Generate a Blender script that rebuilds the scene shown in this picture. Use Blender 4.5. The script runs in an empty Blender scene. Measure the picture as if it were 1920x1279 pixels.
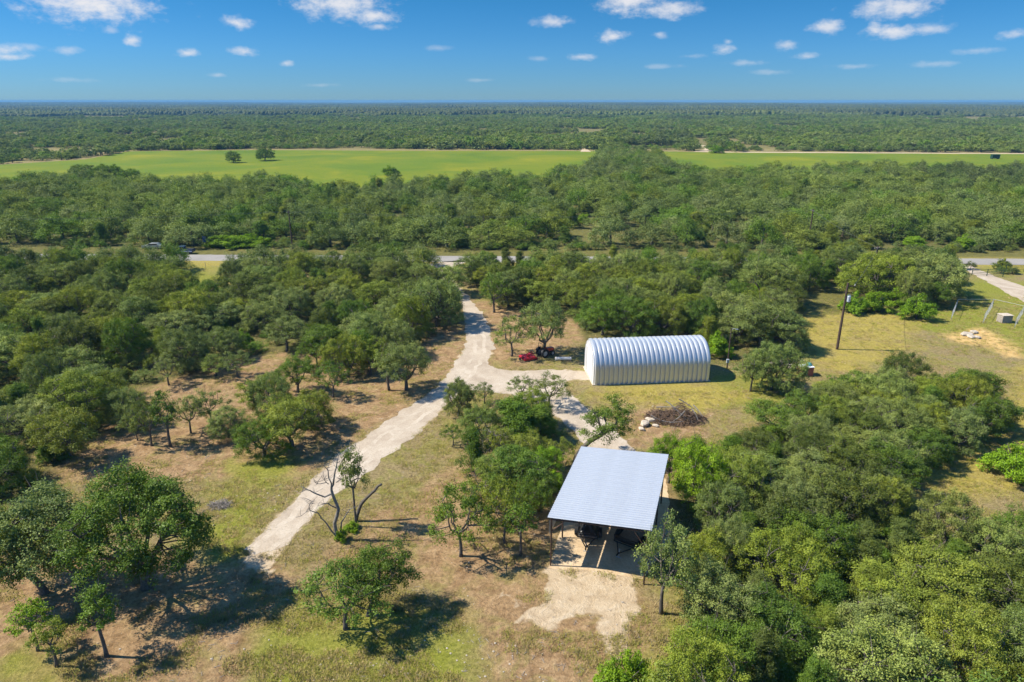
import bpy, math, random
import numpy as np
from mathutils import Vector, Matrix
from mathutils.geometry import tessellate_polygon

# ------------------------------------------------------------------ camera, world, sun, exposure
S = bpy.context.scene
COL = S.collection
FPX, PITCH, CAMH = 1280.0, math.radians(19.4), 35.0          # focal length in photo pixels (1920 wide), tilt, height
cp, sp = math.cos(PITCH), math.sin(PITCH)
cam = bpy.data.cameras.new('camera'); cam_o = bpy.data.objects.new('camera', cam); COL.objects.link(cam_o)
cam_o.location = (0, 0, CAMH); cam_o.rotation_euler = (math.pi/2 - PITCH, 0, math.radians(0))
cam.sensor_width = 36; cam.lens = 36*FPX/1920; cam.clip_start = .5; cam.clip_end = 40000
S.camera = cam_o
SUN_EL, SUN_AZ = math.radians(48), math.atan2(-1, .07)     # azimuth of the sun measured from +Y towards +X
sun_dir = Vector((math.sin(SUN_AZ)*math.cos(SUN_EL), math.cos(SUN_AZ)*math.cos(SUN_EL), math.sin(SUN_EL)))
sl = bpy.data.lights.new('sun', 'SUN'); sl.energy = 4.9; sl.angle = math.radians(.53); sl.color = (1, .925, .79)
so = bpy.data.objects.new('sun', sl); COL.objects.link(so); so.rotation_euler = sun_dir.to_track_quat('Z', 'Y').to_euler()
so.location = (-60, 0, 80)
S.view_settings.view_transform = 'Standard'; S.view_settings.look = 'None'
S.view_settings.exposure = 0.8; S.view_settings.gamma = 1.0; S.view_settings.use_curve_mapping = False
S.cycles.use_denoising = True
S.cycles.max_bounces = 4; S.cycles.diffuse_bounces = 2; S.cycles.glossy_bounces = 2; S.cycles.transmission_bounces = 4
S.cycles.volume_bounces = 0; S.cycles.use_adaptive_sampling = True; S.cycles.adaptive_threshold = .02

def pix_dir(px, py):
    u = (px-960)/FPX; v = (py-639.5)/FPX
    return (u, cp - v*sp, -sp - v*cp)
def at(px, py, z=0.0):
    """ground point (or point at height z) seen at a photo pixel: used to read positions off the photo in metres"""
    d = pix_dir(px, py); t = (z-CAMH)/d[2]
    return (d[0]*t, d[1]*t)
def proj(X, Y, Z=0.0):
    Z = Z-CAMH; dep = Y*cp - Z*sp; up = Y*sp + Z*cp
    return 960+FPX*X/dep, 639.5-FPX*up/dep
def height_of(X, Y, ytop):
    lo, hi = 0.0, 30.0
    for _ in range(30):
        m = (lo+hi)/2
        if proj(X, Y, m)[1] > ytop: lo = m
        else: hi = m
    return lo

W = bpy.data.worlds.new('World'); S.world = W; W.use_nodes = True
nt = W.node_tree; nt.nodes.clear()
def N(t, typ, **kw):
    n = t.nodes.new(typ)
    for k, v in kw.items(): setattr(n, k, v)
    return n
sky = N(nt, 'ShaderNodeTexSky', sky_type='NISHITA', sun_disc=False, sun_elevation=SUN_EL, sun_rotation=SUN_AZ,
        air_density=1.0, dust_density=0.0, ozone_density=2.0, altitude=300)
hs = N(nt, 'ShaderNodeHueSaturation'); hs.inputs['Saturation'].default_value = 1.25; hs.inputs['Value'].default_value = .92
nt.links.new(sky.outputs[0], hs.inputs['Color'])
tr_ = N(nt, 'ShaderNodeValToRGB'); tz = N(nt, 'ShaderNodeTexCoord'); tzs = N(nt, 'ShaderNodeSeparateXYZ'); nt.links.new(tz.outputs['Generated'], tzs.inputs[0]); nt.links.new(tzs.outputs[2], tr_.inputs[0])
tr_.color_ramp.elements[0].position = 0.0; tr_.color_ramp.elements[0].color = (.101, .206, .44, 1); tr_.color_ramp.elements[1].position = .125; tr_.color_ramp.elements[1].color = (.071, .220, .355, 1); _e = tr_.color_ramp.elements.new(.5); _e.color = (.70, .77, .80, 1)  # unseen sky above the frame is tinted paler as added fill for shadows
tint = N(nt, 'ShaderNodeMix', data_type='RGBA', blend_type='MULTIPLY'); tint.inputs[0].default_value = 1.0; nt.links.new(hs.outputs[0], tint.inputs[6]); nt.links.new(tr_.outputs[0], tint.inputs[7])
SKY_CLOUD = 2.85                                               # cloud radiance in the sky's own units
# a field of small fair-weather cumulus: (photo pixel, half width, half height in pixels, opacity); the last ones lie outside the frame
CLOUDS = [(168,2,105,36,1),(640,6,85,30,.95),(700,30,42,16,.9),(712,50,22,7,.6),(443,42,26,11,.9),(245,75,16,9,.85),(207,56,14,6,.35),(350,100,20,8,.75),
          (458,97,24,8,.8),(537,119,12,6,.6),(10,94,26,10,.75),(12,106,34,6,.7),(62,88,22,6,.35),(122,94,24,7,.45),(408,141,16,4,.35),(1028,40,40,11,.75),(1180,2,62,26,.95),
          (1255,18,58,16,.85),(1150,68,28,11,.9),(1237,65,16,7,.55),(1095,107,26,7,.6),(1360,92,18,12,.7),(1365,78,10,7,.5),(1475,83,22,9,.55),
          (1554,50,27,14,.8),(1640,57,16,13,.85),(1672,59,42,13,.9),(1680,12,66,22,.85),(1745,53,30,10,.65),(1905,64,22,8,.6),(1515,106,26,6,.5),(1400,118,34,6,.4),(1300,105,20,5,.3),
          (900,150,26,4,.25),(600,160,30,4,.22),(1450,135,40,5,.28),(1600,125,34,5,.3),(1750,120,40,6,.3),(1240,125,40,5,.25),(140,150,40,5,.25),(1830,95,36,6,.35),(1010,110,24,5,.25),(820,90,30,6,.25),
          (2050,40,60,20,.8),(2200,90,40,12,.6),(-130,50,70,22,.8),(-300,95,50,12,.6)]
tc = N(nt, 'ShaderNodeTexCoord'); sx = N(nt, 'ShaderNodeSeparateXYZ'); nt.links.new(tc.outputs['Generated'], sx.inputs[0])
def wm(op, a, b=None, c=None):
    n = N(nt, 'ShaderNodeMath', operation=op)
    for i, q in enumerate((a, b, c)):
        if q is None: continue
        if isinstance(q, (int, float)): n.inputs[i].default_value = q
        else: nt.links.new(q, n.inputs[i])
    return n.outputs[0]
az = wm('ARCTAN2', sx.outputs[0], sx.outputs[1]); el = wm('ARCSINE', sx.outputs[2])
pv = N(nt, 'ShaderNodeCombineXYZ'); nt.links.new(az, pv.inputs[0]); nt.links.new(el, pv.inputs[1])
nz = N(nt, 'ShaderNodeTexNoise'); nz.inputs['Scale'].default_value = 44; nz.inputs['Detail'].default_value = 7; nz.inputs['Roughness'].default_value = .62
mp = N(nt, 'ShaderNodeMapping'); mp.inputs['Scale'].default_value = (1, 1.7, 1); nt.links.new(pv.outputs[0], mp.inputs[0]); nt.links.new(mp.outputs[0], nz.inputs['Vector'])
nzo = wm('MULTIPLY', wm('SUBTRACT', nz.outputs['Fac'], .5), 2.3)
acc = None
random.seed(4)
extra = []
for k in range(16):                                          # the same kind of clouds all round and higher up
    extra.append((random.uniform(-3.1, 3.1), random.uniform(.19, 1.0), random.uniform(.04, .09), random.uniform(.015, .03), .8))
for q in CLOUDS + extra:
    if len(q) == 5 and abs(q[0]) > 3.2:
        d = Vector(pix_dir(q[0], q[1])).normalized(); ca, ce = math.atan2(d.x, d.y), math.asin(d.z); wa, we = q[2]/1330, q[3]/1330
    else: ca, ce, wa, we = q[:4]
    if abs(ca) < .75 and ce < .16 and q in extra: continue
    sub = N(nt, 'ShaderNodeVectorMath', operation='SUBTRACT'); nt.links.new(pv.outputs[0], sub.inputs[0]); sub.inputs[1].default_value = (ca, ce, 0)
    mul = N(nt, 'ShaderNodeVectorMath', operation='MULTIPLY'); nt.links.new(sub.outputs[0], mul.inputs[0]); mul.inputs[1].default_value = (1/wa, 1/we, 0)
    ln = N(nt, 'ShaderNodeVectorMath', operation='LENGTH'); nt.links.new(mul.outputs[0], ln.inputs[0])
    a = wm('SUBTRACT', wm('ADD', nzo, 1.0), ln.outputs['Value'])
    mr = N(nt, 'ShaderNodeMapRange', interpolation_type='SMOOTHSTEP'); nt.links.new(a, mr.inputs[0])
    mr.inputs[1].default_value = -.15; mr.inputs[2].default_value = 1.15; mr.inputs[4].default_value = q[4]
    acc = mr.outputs[0] if acc is None else wm('MAXIMUM', acc, mr.outputs[0])
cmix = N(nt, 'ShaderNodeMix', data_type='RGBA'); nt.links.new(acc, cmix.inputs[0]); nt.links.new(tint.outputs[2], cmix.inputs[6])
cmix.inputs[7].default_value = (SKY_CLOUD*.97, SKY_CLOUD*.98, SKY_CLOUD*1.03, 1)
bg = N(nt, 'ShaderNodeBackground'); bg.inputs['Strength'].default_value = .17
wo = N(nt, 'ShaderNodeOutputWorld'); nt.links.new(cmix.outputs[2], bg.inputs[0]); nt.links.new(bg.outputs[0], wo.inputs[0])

# ------------------------------------------------------------------ helpers
RNG = np.random.default_rng(11)
def tag(o, label=None, cat=None, group=None, kind=None):
    for k, v in (('label', label), ('category', cat), ('group', group), ('kind', kind)):
        if v: o[k] = v
    return o
def empty(name, loc, rz=0.0, scale=(1, 1, 1)):
    o = bpy.data.objects.new(name, None); COL.objects.link(o); o.location = loc; o.rotation_euler = (0, 0, rz); o.scale = scale
    o.empty_display_size = .2
    return o
def link(name, me, parent=None, mat=None):
    o = bpy.data.objects.new(name, me); COL.objects.link(o)
    if parent is not None: o.parent = parent
    if mat is not None and not me.materials: me.materials.append(mat)
    return o
def mesh_np(name, V, polys, mats=None, smooth=False, attrs=None):
    """V (n,3); polys: list of (m,k) index arrays with their material index"""
    me = bpy.data.meshes.new(name)
    V = np.asarray(V, dtype=np.float32)
    loops = []; starts = []; mi = []; pos = 0
    for F, m in polys:
        F = np.asarray(F, dtype=np.int32)
        if F.size == 0: continue
        loops.append(F.ravel()); starts.append(pos + np.arange(len(F), dtype=np.int32)*F.shape[1]); pos += F.size
        mi.append(np.full(len(F), m, dtype=np.int32))
    loops = np.concatenate(loops); starts = np.concatenate(starts); mi = np.concatenate(mi)
    me.vertices.add(len(V)); me.vertices.foreach_set('co', V.ravel())
    me.loops.add(len(loops)); me.loops.foreach_set('vertex_index', loops)
    me.polygons.add(len(starts)); me.polygons.foreach_set('loop_start', starts)
    me.polygons.foreach_set('material_index', mi)
    me.update(calc_edges=True)
    if smooth: me.polygons.foreach_set('use_smooth', np.ones(len(starts), dtype=bool))
    for k, (typ, arr) in (attrs or {}).items():
        a = me.attributes.new(k, typ, 'POINT')
        a.data.foreach_set('color' if 'COLOR' in typ else 'value', np.asarray(arr, dtype=np.float32).ravel())
    for m in mats or []: me.materials.append(m)
    return me
class MB:
    """collects shapes into one mesh"""
    def __init__(s): s.v = []; s.f = []
    def add(s, vs, fs):
        b = len(s.v); s.v += [tuple(p) for p in vs]; s.f += [tuple(i+b for i in f) for f in fs]; return s
    def box(s, c, size, rz=0.0, bev=0.0):
        x, y, z = [q/2 for q in size]
        if bev <= 0: P = [(a, b, d) for d in (-z, z) for a, b in ((-x, -y), (x, -y), (x, y), (-x, y))]; Fs = [(3,2,1,0),(4,5,6,7),(0,1,5,4),(1,2,6,5),(2,3,7,6),(3,0,4,7)]
        else:
            P = []
            for d, ins in ((-z, bev), (-z+bev, 0), (z-bev, 0), (z, bev)):
                P += [(a*(x-ins), b*(y-ins), d) for a, b in ((-1,-1),(1,-1),(1,1),(-1,1))]
            Fs = [(3,2,1,0),(12,13,14,15)] + [(4*l+i, 4*l+(i+1)%4, 4*l+4+(i+1)%4, 4*l+4+i) for l in range(3) for i in range(4)]
        cr, sr = math.cos(rz), math.sin(rz)
        return s.add([(c[0]+a*cr-b*sr, c[1]+a*sr+b*cr, c[2]+d) for a, b, d in P], Fs)
    def tube(s, pts, rad, n=8, cap=True):
        pts = [Vector(p) for p in pts]; rad = rad if hasattr(rad, '__len__') else [rad]*len(pts)
        vs = []; t = None
        for i, p in enumerate(pts):
            d = (pts[min(i+1, len(pts)-1)] - pts[max(i-1, 0)]).normalized()
            if t is None: t = d.orthogonal().normalized()
            t = (t - d*t.dot(d)); t = t.normalized() if t.length > 1e-6 else d.orthogonal().normalized()
            b = d.cross(t)
            vs += [p + (t*math.cos(2*math.pi*k/n) + b*math.sin(2*math.pi*k/n))*rad[i] for k in range(n)]
        fs = [(i*n+k, i*n+(k+1)%n, (i+1)*n+(k+1)%n, (i+1)*n+k) for i in range(len(pts)-1) for k in range(n)]
        if cap: fs += [tuple(range(n-1, -1, -1)), tuple((len(pts)-1)*n+k for k in range(n))]
        return s.add(vs, fs)
    def prism(s, prof, y0, y1, axis='y'):
        """profile (a,b) extruded along an axis"""
        n = len(prof)
        mk = {'y': lambda a, b, t: (a, t, b), 'x': lambda a, b, t: (t, a, b), 'z': lambda a, b, t: (a, b, t)}[axis]
        return s.add([mk(a, b, t) for t in (y0, y1) for a, b in prof], [tuple(range(n)), tuple(range(2*n-1, n-1, -1))] + [(i, n+i, n+(i+1)%n, (i+1)%n) for i in range(n)])
    def mesh(s, name, mat=None, smooth=False):
        me = bpy.data.meshes.new(name); me.from_pydata([tuple(v) for v in s.v], [], s.f); me.update()
        if mat: me.materials.append(mat)
        if smooth: me.polygons.foreach_set('use_smooth', [True]*len(me.polygons))
        return me
    def build(s, name, mat, parent=None, smooth=False):
        return link(name, s.mesh(name, mat, smooth), parent)

# ------------------------------------------------------------------ materials
def newmat(name):
    m = bpy.data.materials.new(name); m.use_nodes = True; t = m.node_tree; t.nodes.clear()
    o = N(t, 'ShaderNodeOutputMaterial'); return m, t, o
def noise(t, scale, detail=4, rough=.55, vec=None, dist=0.0):
    n = N(t, 'ShaderNodeTexNoise'); n.inputs['Scale'].default_value = scale; n.inputs['Detail'].default_value = detail; n.inputs['Roughness'].default_value = rough
    n.inputs['Distortion'].default_value = dist
    if vec is not None: t.links.new(vec, n.inputs['Vector'])
    return n.outputs['Fac']
def ramp(t, fac, stops):
    r = N(t, 'ShaderNodeValToRGB'); e = r.color_ramp.elements
    while len(e) < len(stops): e.new(.5)
    for i, (p, c) in enumerate(stops): e[i].position = p; e[i].color = (*c, 1) if len(c) == 3 else c
    t.links.new(fac, r.inputs[0]); return r.outputs[0]
def mixc(t, fac, a, b, blend='MIX'):
    m = N(t, 'ShaderNodeMix', data_type='RGBA', blend_type=blend)
    for s_, q in ((0, fac), (6, a), (7, b)):
        if isinstance(q, (int, float)): m.inputs[s_].default_value = q
        elif isinstance(q, tuple): m.inputs[s_].default_value = (*q, 1)
        else: t.links.new(q, m.inputs[s_])
    return m.outputs[2]
def mth(t, op, a, b=None):
    n = N(t, 'ShaderNodeMath', operation=op)
    for i, q in enumerate((a, b)):
        if q is None: continue
        if isinstance(q, (int, float)): n.inputs[i].default_value = q
        else: t.links.new(q, n.inputs[i])
    return n.outputs[0]
def mapr(t, v, a, b, c=0.0, d=1.0):
    n = N(t, 'ShaderNodeMapRange', interpolation_type='SMOOTHSTEP'); t.links.new(v, n.inputs[0])
    for i, q in enumerate((a, b, c, d)): n.inputs[i+1].default_value = q
    return n.outputs[0]
def bump(t, h, strength=.5, dist=.1):
    b = N(t, 'ShaderNodeBump'); b.inputs['Strength'].default_value = strength; b.inputs['Distance'].default_value = dist; t.links.new(h, b.inputs['Height']); return b.outputs[0]
def pmat(name, color, rough=.7, metal=0.0, var=.12, scale=3.0, spec=.4):
    m, t, o = newmat(name); p = N(t, 'ShaderNodeBsdfPrincipled'); tc = N(t, 'ShaderNodeTexCoord')
    n = noise(t, scale, 5, .6, tc.outputs['Object'])
    lo = tuple(c*(1-var) for c in color); hi = tuple(min(1, c*(1+var)) for c in color)
    t.links.new(ramp(t, n, [(.3, lo), (.7, hi)]), p.inputs['Base Color'])
    p.inputs['Roughness'].default_value = rough; p.inputs['Metallic'].default_value = metal; p.inputs['Specular IOR Level'].default_value = spec
    t.links.new(p.outputs[0], o.inputs[0]); return m
def leaf_mat(name, mode, cols=None):
    """leaves: diffuse + a little translucency; colour = object tone (or a random pick) x each leaf's own tint"""
    m, t, o = newmat(name)
    at_ = N(t, 'ShaderNodeAttribute', attribute_name='tint'); oi = N(t, 'ShaderNodeObjectInfo')
    base = oi.outputs['Color'] if mode == 'object' else ramp(t, oi.outputs['Random'], [(i/(len(cols)-.999), c) for i, c in enumerate(cols)])
    if mode != 'object':
        nn = noise(t, .011, 3, .6, oi.outputs['Location']); base = mixc(t, mapr(t, nn, .50, .66, 0, .75), base, (.23, .29, .06)); base = mixc(t, mapr(t, nn, .46, .34, 0, .6), base, (.085, .105, .045))
        if mode == 'canopy': base = mixc(t, 1.0, base, (.5, .5, .5), 'MULTIPLY')  # far crowns are solid, so shade between leaves is put into their colour
    f = at_.outputs['Fac']
    c1 = mixc(t, 1.0, base, ramp(t, f, [(0, (.62, .66, .60)), (.5, (1, 1, 1)), (1, (1.42, 1.30, 1.15))]), 'MULTIPLY')
    d = N(t, 'ShaderNodeBsdfDiffuse'); tr = N(t, 'ShaderNodeBsdfTranslucent'); gl = N(t, 'ShaderNodeBsdfGlossy'); gl.inputs['Roughness'].default_value = .45
    gl.inputs['Color'].default_value = (.8, .85, .8, 1)
    t.links.new(c1, d.inputs[0]); t.links.new(mixc(t, 1.0, c1, (1.25, 1.35, .6), 'MULTIPLY'), tr.inputs[0])
    ms = N(t, 'ShaderNodeMixShader'); ms.inputs[0].default_value = .2; t.links.new(d.outputs[0], ms.inputs[1]); t.links.new(tr.outputs[0], ms.inputs[2])
    m2 = N(t, 'ShaderNodeMixShader'); m2.inputs[0].default_value = .012; t.links.new(ms.outputs[0], m2.inputs[1]); t.links.new(gl.outputs[0], m2.inputs[2])
    t.links.new(m2.outputs[0], o.inputs[0]); return m
M = {}
M['leaf'] = leaf_mat('leaf', 'object')
TONES = {'grey-green': (0.182, 0.231, 0.059), 'olive-green': (0.198, 0.239, 0.033), 'deep green': (0.114, 0.183, 0.024), 'fresh green': (0.172, 0.283, 0.015), 'pale olive': (0.214, 0.259, 0.071), 'dark olive': (0.114, 0.147, 0.030)}
M['leaf_wood'] = leaf_mat('leaf_wood', 'random', [TONES['grey-green'], (.148, .20, .056), TONES['olive-green'], (.168, .225, .066), (.21, .245, .083), TONES['deep green'], (.16, .27, .033)])
M['canopy'] = leaf_mat('canopy', 'canopy', [(.17, .20, .07), (.14, .175, .055), (.19, .21, .06)])
M['bark'] = pmat('bark', (.115, .100, .084), .95, var=.4, scale=6, spec=.1)
M['bark_grey'] = pmat('bark_grey', (.20, .185, .165), .95, var=.35, scale=5, spec=.1)
M['galv'] = pmat('galv', (.62, .645, .67), .38, .6, var=.05, scale=1.2)
M['galv_wall'] = pmat('galv_wall', (.80, .81, .82), .5, .1, var=.05, scale=1.0)
M['roofmetal'] = pmat('roofmetal', (.46, .49, .53), .45, .4, var=.05, scale=.6)
M['white'] = pmat('white', (.78, .78, .76), .5, var=.05)
M['steelbrown'] = pmat('steelbrown', (.085, .05, .035), .7, .2, var=.3, scale=4)
M['black'] = pmat('black', (.012, .012, .013), .5, var=.3)
M['rubber'] = pmat('rubber', (.018, .018, .018), .85, var=.2)
M['tarp'] = pmat('tarp', (.022, .023, .025), .45, var=.4, scale=5)
M['plank'] = pmat('plank', (.24, .18, .12), .85, var=.3, scale=8)
M['red'] = pmat('red', (.36, .012, .02), .45, var=.15, scale=4)
M['orange'] = pmat('orange', (.42, .06, .02), .4, var=.1)
M['polewood'] = pmat('polewood', (.075, .048, .034), .9, var=.3, scale=4)
M['greymetal'] = pmat('greymetal', (.36, .38, .40), .5, .5, var=.1)
M['transformer'] = pmat('transformer', (.50, .55, .60), .4, .1, var=.06)
M['porcelain'] = pmat('porcelain', (.6, .58, .55), .3, var=.05)
M['brick'] = pmat('brick', (.36, .13, .09), .9, var=.3, scale=7)
M['mortar'] = pmat('mortar', (.40, .36, .32), .95, var=.15)
M['teal'] = pmat('teal', (.05, .24, .25), .5, var=.15)
M['limestone'] = pmat('limestone', (.48, .41, .32), .9, var=.25, scale=3)
M['stone_pale'] = pmat('stone_pale', (.42, .36, .28), .9, var=.3, scale=2)
M['brush'] = pmat('brush', (.17, .115, .08), .95, var=.5, scale=2, spec=.1)
M['wire'] = pmat('wire', (.10, .10, .105), .6, .3)
M['glass_dark'] = pmat('glass_dark', (.02, .025, .03), .08, var=.1, spec=.7)
M['carblue'] = pmat('carblue', (.035, .06, .14), .25, .3, var=.05)
M['carwhite'] = pmat('carwhite', (.72, .74, .76), .25, var=.03)
M['carsilver'] = pmat('carsilver', (.45, .48, .48), .3, .4, var=.03)
M['signblue'] = pmat('signblue', (.01, .07, .36), .5, var=.05)
M['chrome'] = pmat('chrome', (.6, .6, .6), .25, .9)
M['darkgreen'] = pmat('darkgreen', (.012, .045, .028), .6, var=.2)
M['oldwood'] = pmat('oldwood', (.30, .26, .22), .9, var=.3, scale=6)
M['pipegreen'] = pmat('pipegreen', (.03, .06, .035), .6, var=.2)

# ------------------------------------------------------------------ ground
def inpoly(X, Y, poly):
    X = np.asarray(X); Y = np.asarray(Y); c = np.zeros(X.shape, bool); n = len(poly)
    for i in range(n):
        x1, y1 = poly[i]; x2, y2 = poly[(i+1) % n]
        if y1 == y2: continue
        c ^= ((y1 > Y) != (y2 > Y)) & (X < (x2-x1)*(Y-y1)/(y2-y1)+x1)
    return c
def gp(pts, z=0.0): return [at(x, y, z) for x, y in pts]
def vnoise(x, y, s, seed=0):
    """cheap smooth value noise in numpy"""
    r = np.random.default_rng(seed).random((256, 256)); x = np.asarray(x)/s+1000; y = np.asarray(y)/s+1000
    i = np.floor(x).astype(int); j = np.floor(y).astype(int); u = x-i; v = y-j; u = u*u*(3-2*u); v = v*v*(3-2*v)
    g = lambda a, b: r[a % 256, b % 256]
    return (g(i, j)*(1-u)+g(i+1, j)*u)*(1-v)+(g(i, j+1)*(1-u)+g(i+1, j+1)*u)*v
G_DIRT = [gp(p) for p in (
    [(150,815),(300,700),(420,655),(640,650),(840,585),(885,600),(880,680),(640,850),(560,900),(420,900),(60,900)],
    [(0,1060),(480,1045),(560,1060),(520,1150),(480,1279),(300,1400),(-200,1400),(-200,1060)],
    [(600,1040),(720,960),(800,900),(880,860),(1040,1050),(1190,1100),(1240,1279),(1240,1400),(900,1400),(900,1240),(850,1130),(640,1070)],
    [(880,560),(1100,580),(1110,640),(960,690),(920,690)], [(850,850),(1060,850),(1040,1065),(850,1060)],
    [(1250,850),(1335,870),(1335,985),(1240,970)], [(1150,780),(1240,755),(1340,775),(1330,830),(1180,850)], [(560,660),(700,640),(780,700),(640,790)])]
G_GREEN = [gp(p) for p in ([(500,1170),(640,1130),(860,1150),(900,1279),(900,1400),(400,1400),(480,1279)], [(1330,705),(1480,700),(1470,760),(1340,770)],
    [(1700,560),(1820,520),(1930,530),(2100,560),(2100,700),(1700,610)], [(1825,494),(2100,494),(2100,515),(1850,515)], [(0,1230),(110,1200),(140,1279),(120,1400),(0,1400)],
    [(430,860),(560,850),(500,930),(400,960)], [(330,487),(430,487),(440,560),(340,560)], [(1180,1279),(1260,1150),(1330,1180),(1330,1400),(1180,1400)], [(340,1010),(480,930),(500,960),(420,1060)])]
G_GOLD = [gp(p) for p in ([(1500,548),(1600,550),(1720,600),(1710,650),(1600,695),(1510,695),(1490,600)], [(1640,880),(1800,835),(1900,775),(2000,780),(2000,880),(1850,935),(1690,915)],
    [(1125,722),(1330,716),(1420,740),(1300,775),(1120,748)], [(-300,462),(2300,464),(2300,505),(-300,503)], [(1900,690),(2000,660),(2000,800),(1880,800)],
    [(1020,432),(1220,438),(1230,455),(1030,450)], [(1290,560),(1340,560),(1340,640),(1290,640)])]
G_ORANGE = [gp(p) for p in ([(1768,628),(1848,614),(1895,640),(1915,672),(1885,668),(1845,648),(1800,645)],)]
G_WOODS = [gp(p, 3) for p in ([(-900,335),(700,332),(1040,325),(2800,315),(2800,462),(-900,458)], [(-400,500),(320,500),(420,545),(840,520),(800,590),(420,640),(250,690),(130,800),(0,900),(-400,900)],
    [(880,500),(1800,500),(1790,550),(1490,560),(1480,640),(1330,650),(1100,630),(1090,570),(960,550)], [(1260,860),(1330,790),(1560,720),(1850,690),(1870,760),(1650,870),(1850,960),(2200,960),(2200,1400),(1240,1400),(1330,1100)])]
FIELD_L = gp([(-500,352),(-500,322),(0,309),(160,299),(240,284),(480,281.5),(800,283),(1135,283.5),(1125,300),(1080,330),(700,352)])
FIELD_R = gp([(1235,284),(1340,286),(1920,289),(2500,291),(2500,330),(1920,330),(1250,330)])
def axis(fine0, fine1, step, lo, hi, g=1.13):
    a = list(np.arange(fine0, fine1+1e-6, step)); d = step; x = a[-1]
    while x < hi: d *= g; x += d; a.append(min(x, hi))
    d = step; x = a[0]; pre = []
    while x > lo: d *= g; x -= d; pre.append(max(x, lo))
    return np.array(pre[::-1]+a)
gx = axis(-75, 75, .55, -11000, 11000, 1.10); gy = axis(26, 120, .55, -400, 11500, 1.05)
GX, GY = np.meshgrid(gx, gy); fx, fy = GX.ravel(), GY.ravel()
def soft(polys, wob=1.6):
    out = np.zeros(fx.shape)
    sc = np.clip(fy/60, 1, 12)
    for k in range(5):
        jx = (vnoise(fx, fy, 3.1, 20+k)-.5)*2*wob*sc + (vnoise(fx, fy, .8, 40+k)-.5)*1.2; jy = (vnoise(fx, fy, 3.1, 30+k)-.5)*2*wob*sc + (vnoise(fx, fy, .8, 50+k)-.5)*1.2
        m = np.zeros(fx.shape, bool)
        for p in polys: m |= inpoly(fx+jx, fy+jy, p)
        out += m/5
    return out
far_wood = .55*((fy > 540) | ((fy > 165) & (np.abs(fx) > 1e9)))*1.0
gm = np.stack([soft(G_DIRT), soft(G_GREEN), soft(G_GOLD), np.maximum(soft(G_WOODS, .8), far_wood)], 1)
orange = soft(G_ORANGE, .8)
APRON = gp([(1033,1062),(1024,1075),(1030,1105),(1026,1125),(1000,1143),(940,1112),(936,1118),(995,1150),(960,1160),(1000,1172),(1030,1180),(1055,1160),(1090,1150),(1125,1155),(1118,1190),(1140,1195),(1172,1178),(1180,1150),(1192,1130),(1186,1085),(1200,1070)])
DRIVE = gp([(862,488),(800,495),(806,506),(822,516),(830,530),(845,545),(862,562),(870,586),(873,616),(875,640),(868,662),(853,683),(838,706),(813,733),(763,766),(712,800),(637,851),(549,939),(496,996),(462,1031),(486,1041),(538,1022),(602,950),(640,923),(700,875),(767,826),(813,783),(846,753),(872,728),(905,733),(950,738),(990,752),(1035,775),(1075,805),(1092,835),(1110,860),(1200,860),(1174,826),(1145,793),(1112,770),(1093,757),(1070,737),(1060,720),(1077,712),(1113,713),(1097,696),(1040,694),(992,695),(953,696),(927,691),(913,683),(918,667),(925,653),(923,633),(915,607),(902,587),(887,567),(873,550),(857,533),(846,520),(838,510),(850,500),(880,490)])
tan = soft([APRON, gp([(462,1031),(486,1041),(538,1022),(500,1075),(450,1060)]), gp([(1145,1190),(1175,1180),(1165,1235),(1140,1240)])], .5)
tan = np.maximum(tan, .62*soft([DRIVE], .75))
def grid_faces(nx, ny):
    a = (np.arange(ny-1)[:, None]*nx + np.arange(nx-1)[None, :]).ravel(); return np.stack([a, a+1, a+1+nx, a+nx], 1)
m, t, o = newmat('ground'); M['ground'] = m
p = N(t, 'ShaderNodeBsdfPrincipled'); p.inputs['Roughness'].default_value = .95; p.inputs['Specular IOR Level'].default_value = .1
tcg = N(t, 'ShaderNodeTexCoord'); ov = tcg.outputs['Object']
ga = N(t, 'ShaderNodeAttribute', attribute_name='gm'); gs = N(t, 'ShaderNodeSeparateColor'); t.links.new(ga.outputs['Color'], gs.inputs[0])
go = N(t, 'ShaderNodeAttribute', attribute_name='orange')
n_big = noise(t, .12, 4, .6, ov, .4); n_mid = noise(t, .9, 6, .68, ov, .5); n_fine = noise(t, 3.2, 8, .82, ov); n_pat = noise(t, .35, 6, .65, ov, 1.0)
dry = ramp(t, n_fine, [(.32, (.09, .068, .030)), (.5, (.23, .176, .082)), (.68, (.38, .30, .155))])
dirt = ramp(t, n_mid, [(.25, (.14, .080, .038)), (.45, (.26, .166, .084)), (.6, (.35, .232, .122)), (.8, (.46, .34, .20))])
dirt = mixc(t, 1.0, dirt, ramp(t, n_fine, [(.32, (.45, .43, .40)), (.5, (1, 1, 1)), (.7, (1.4, 1.36, 1.28))]), 'MULTIPLY')
green = ramp(t, n_fine, [(.32, (.08, .095, .013)), (.5, (.195, .205, .028)), (.7, (.34, .32, .07))])
gold = ramp(t, n_fine, [(.32, (.15, .12, .026)), (.5, (.31, .25, .055)), (.7, (.46, .38, .12))])
litter = ramp(t, n_mid, [(.3, (.055, .055, .018)), (.55, (.11, .11, .032)), (.75, (.17, .135, .06))])
grassy = mapr(t, n_pat, .42, .62)
c = mixc(t, mth(t, 'MULTIPLY', grassy, .5), dry, green)
sep = [gs.outputs[i] for i in range(3)]
c = mixc(t, mth(t, 'MULTIPLY', sep[0], mapr(t, n_pat, .70, .45, .35, 1.0)), c, dirt)
c = mixc(t, mth(t, 'MULTIPLY', sep[1], mapr(t, n_big, .25, .6, .5, 1.0)), c, green)
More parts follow.
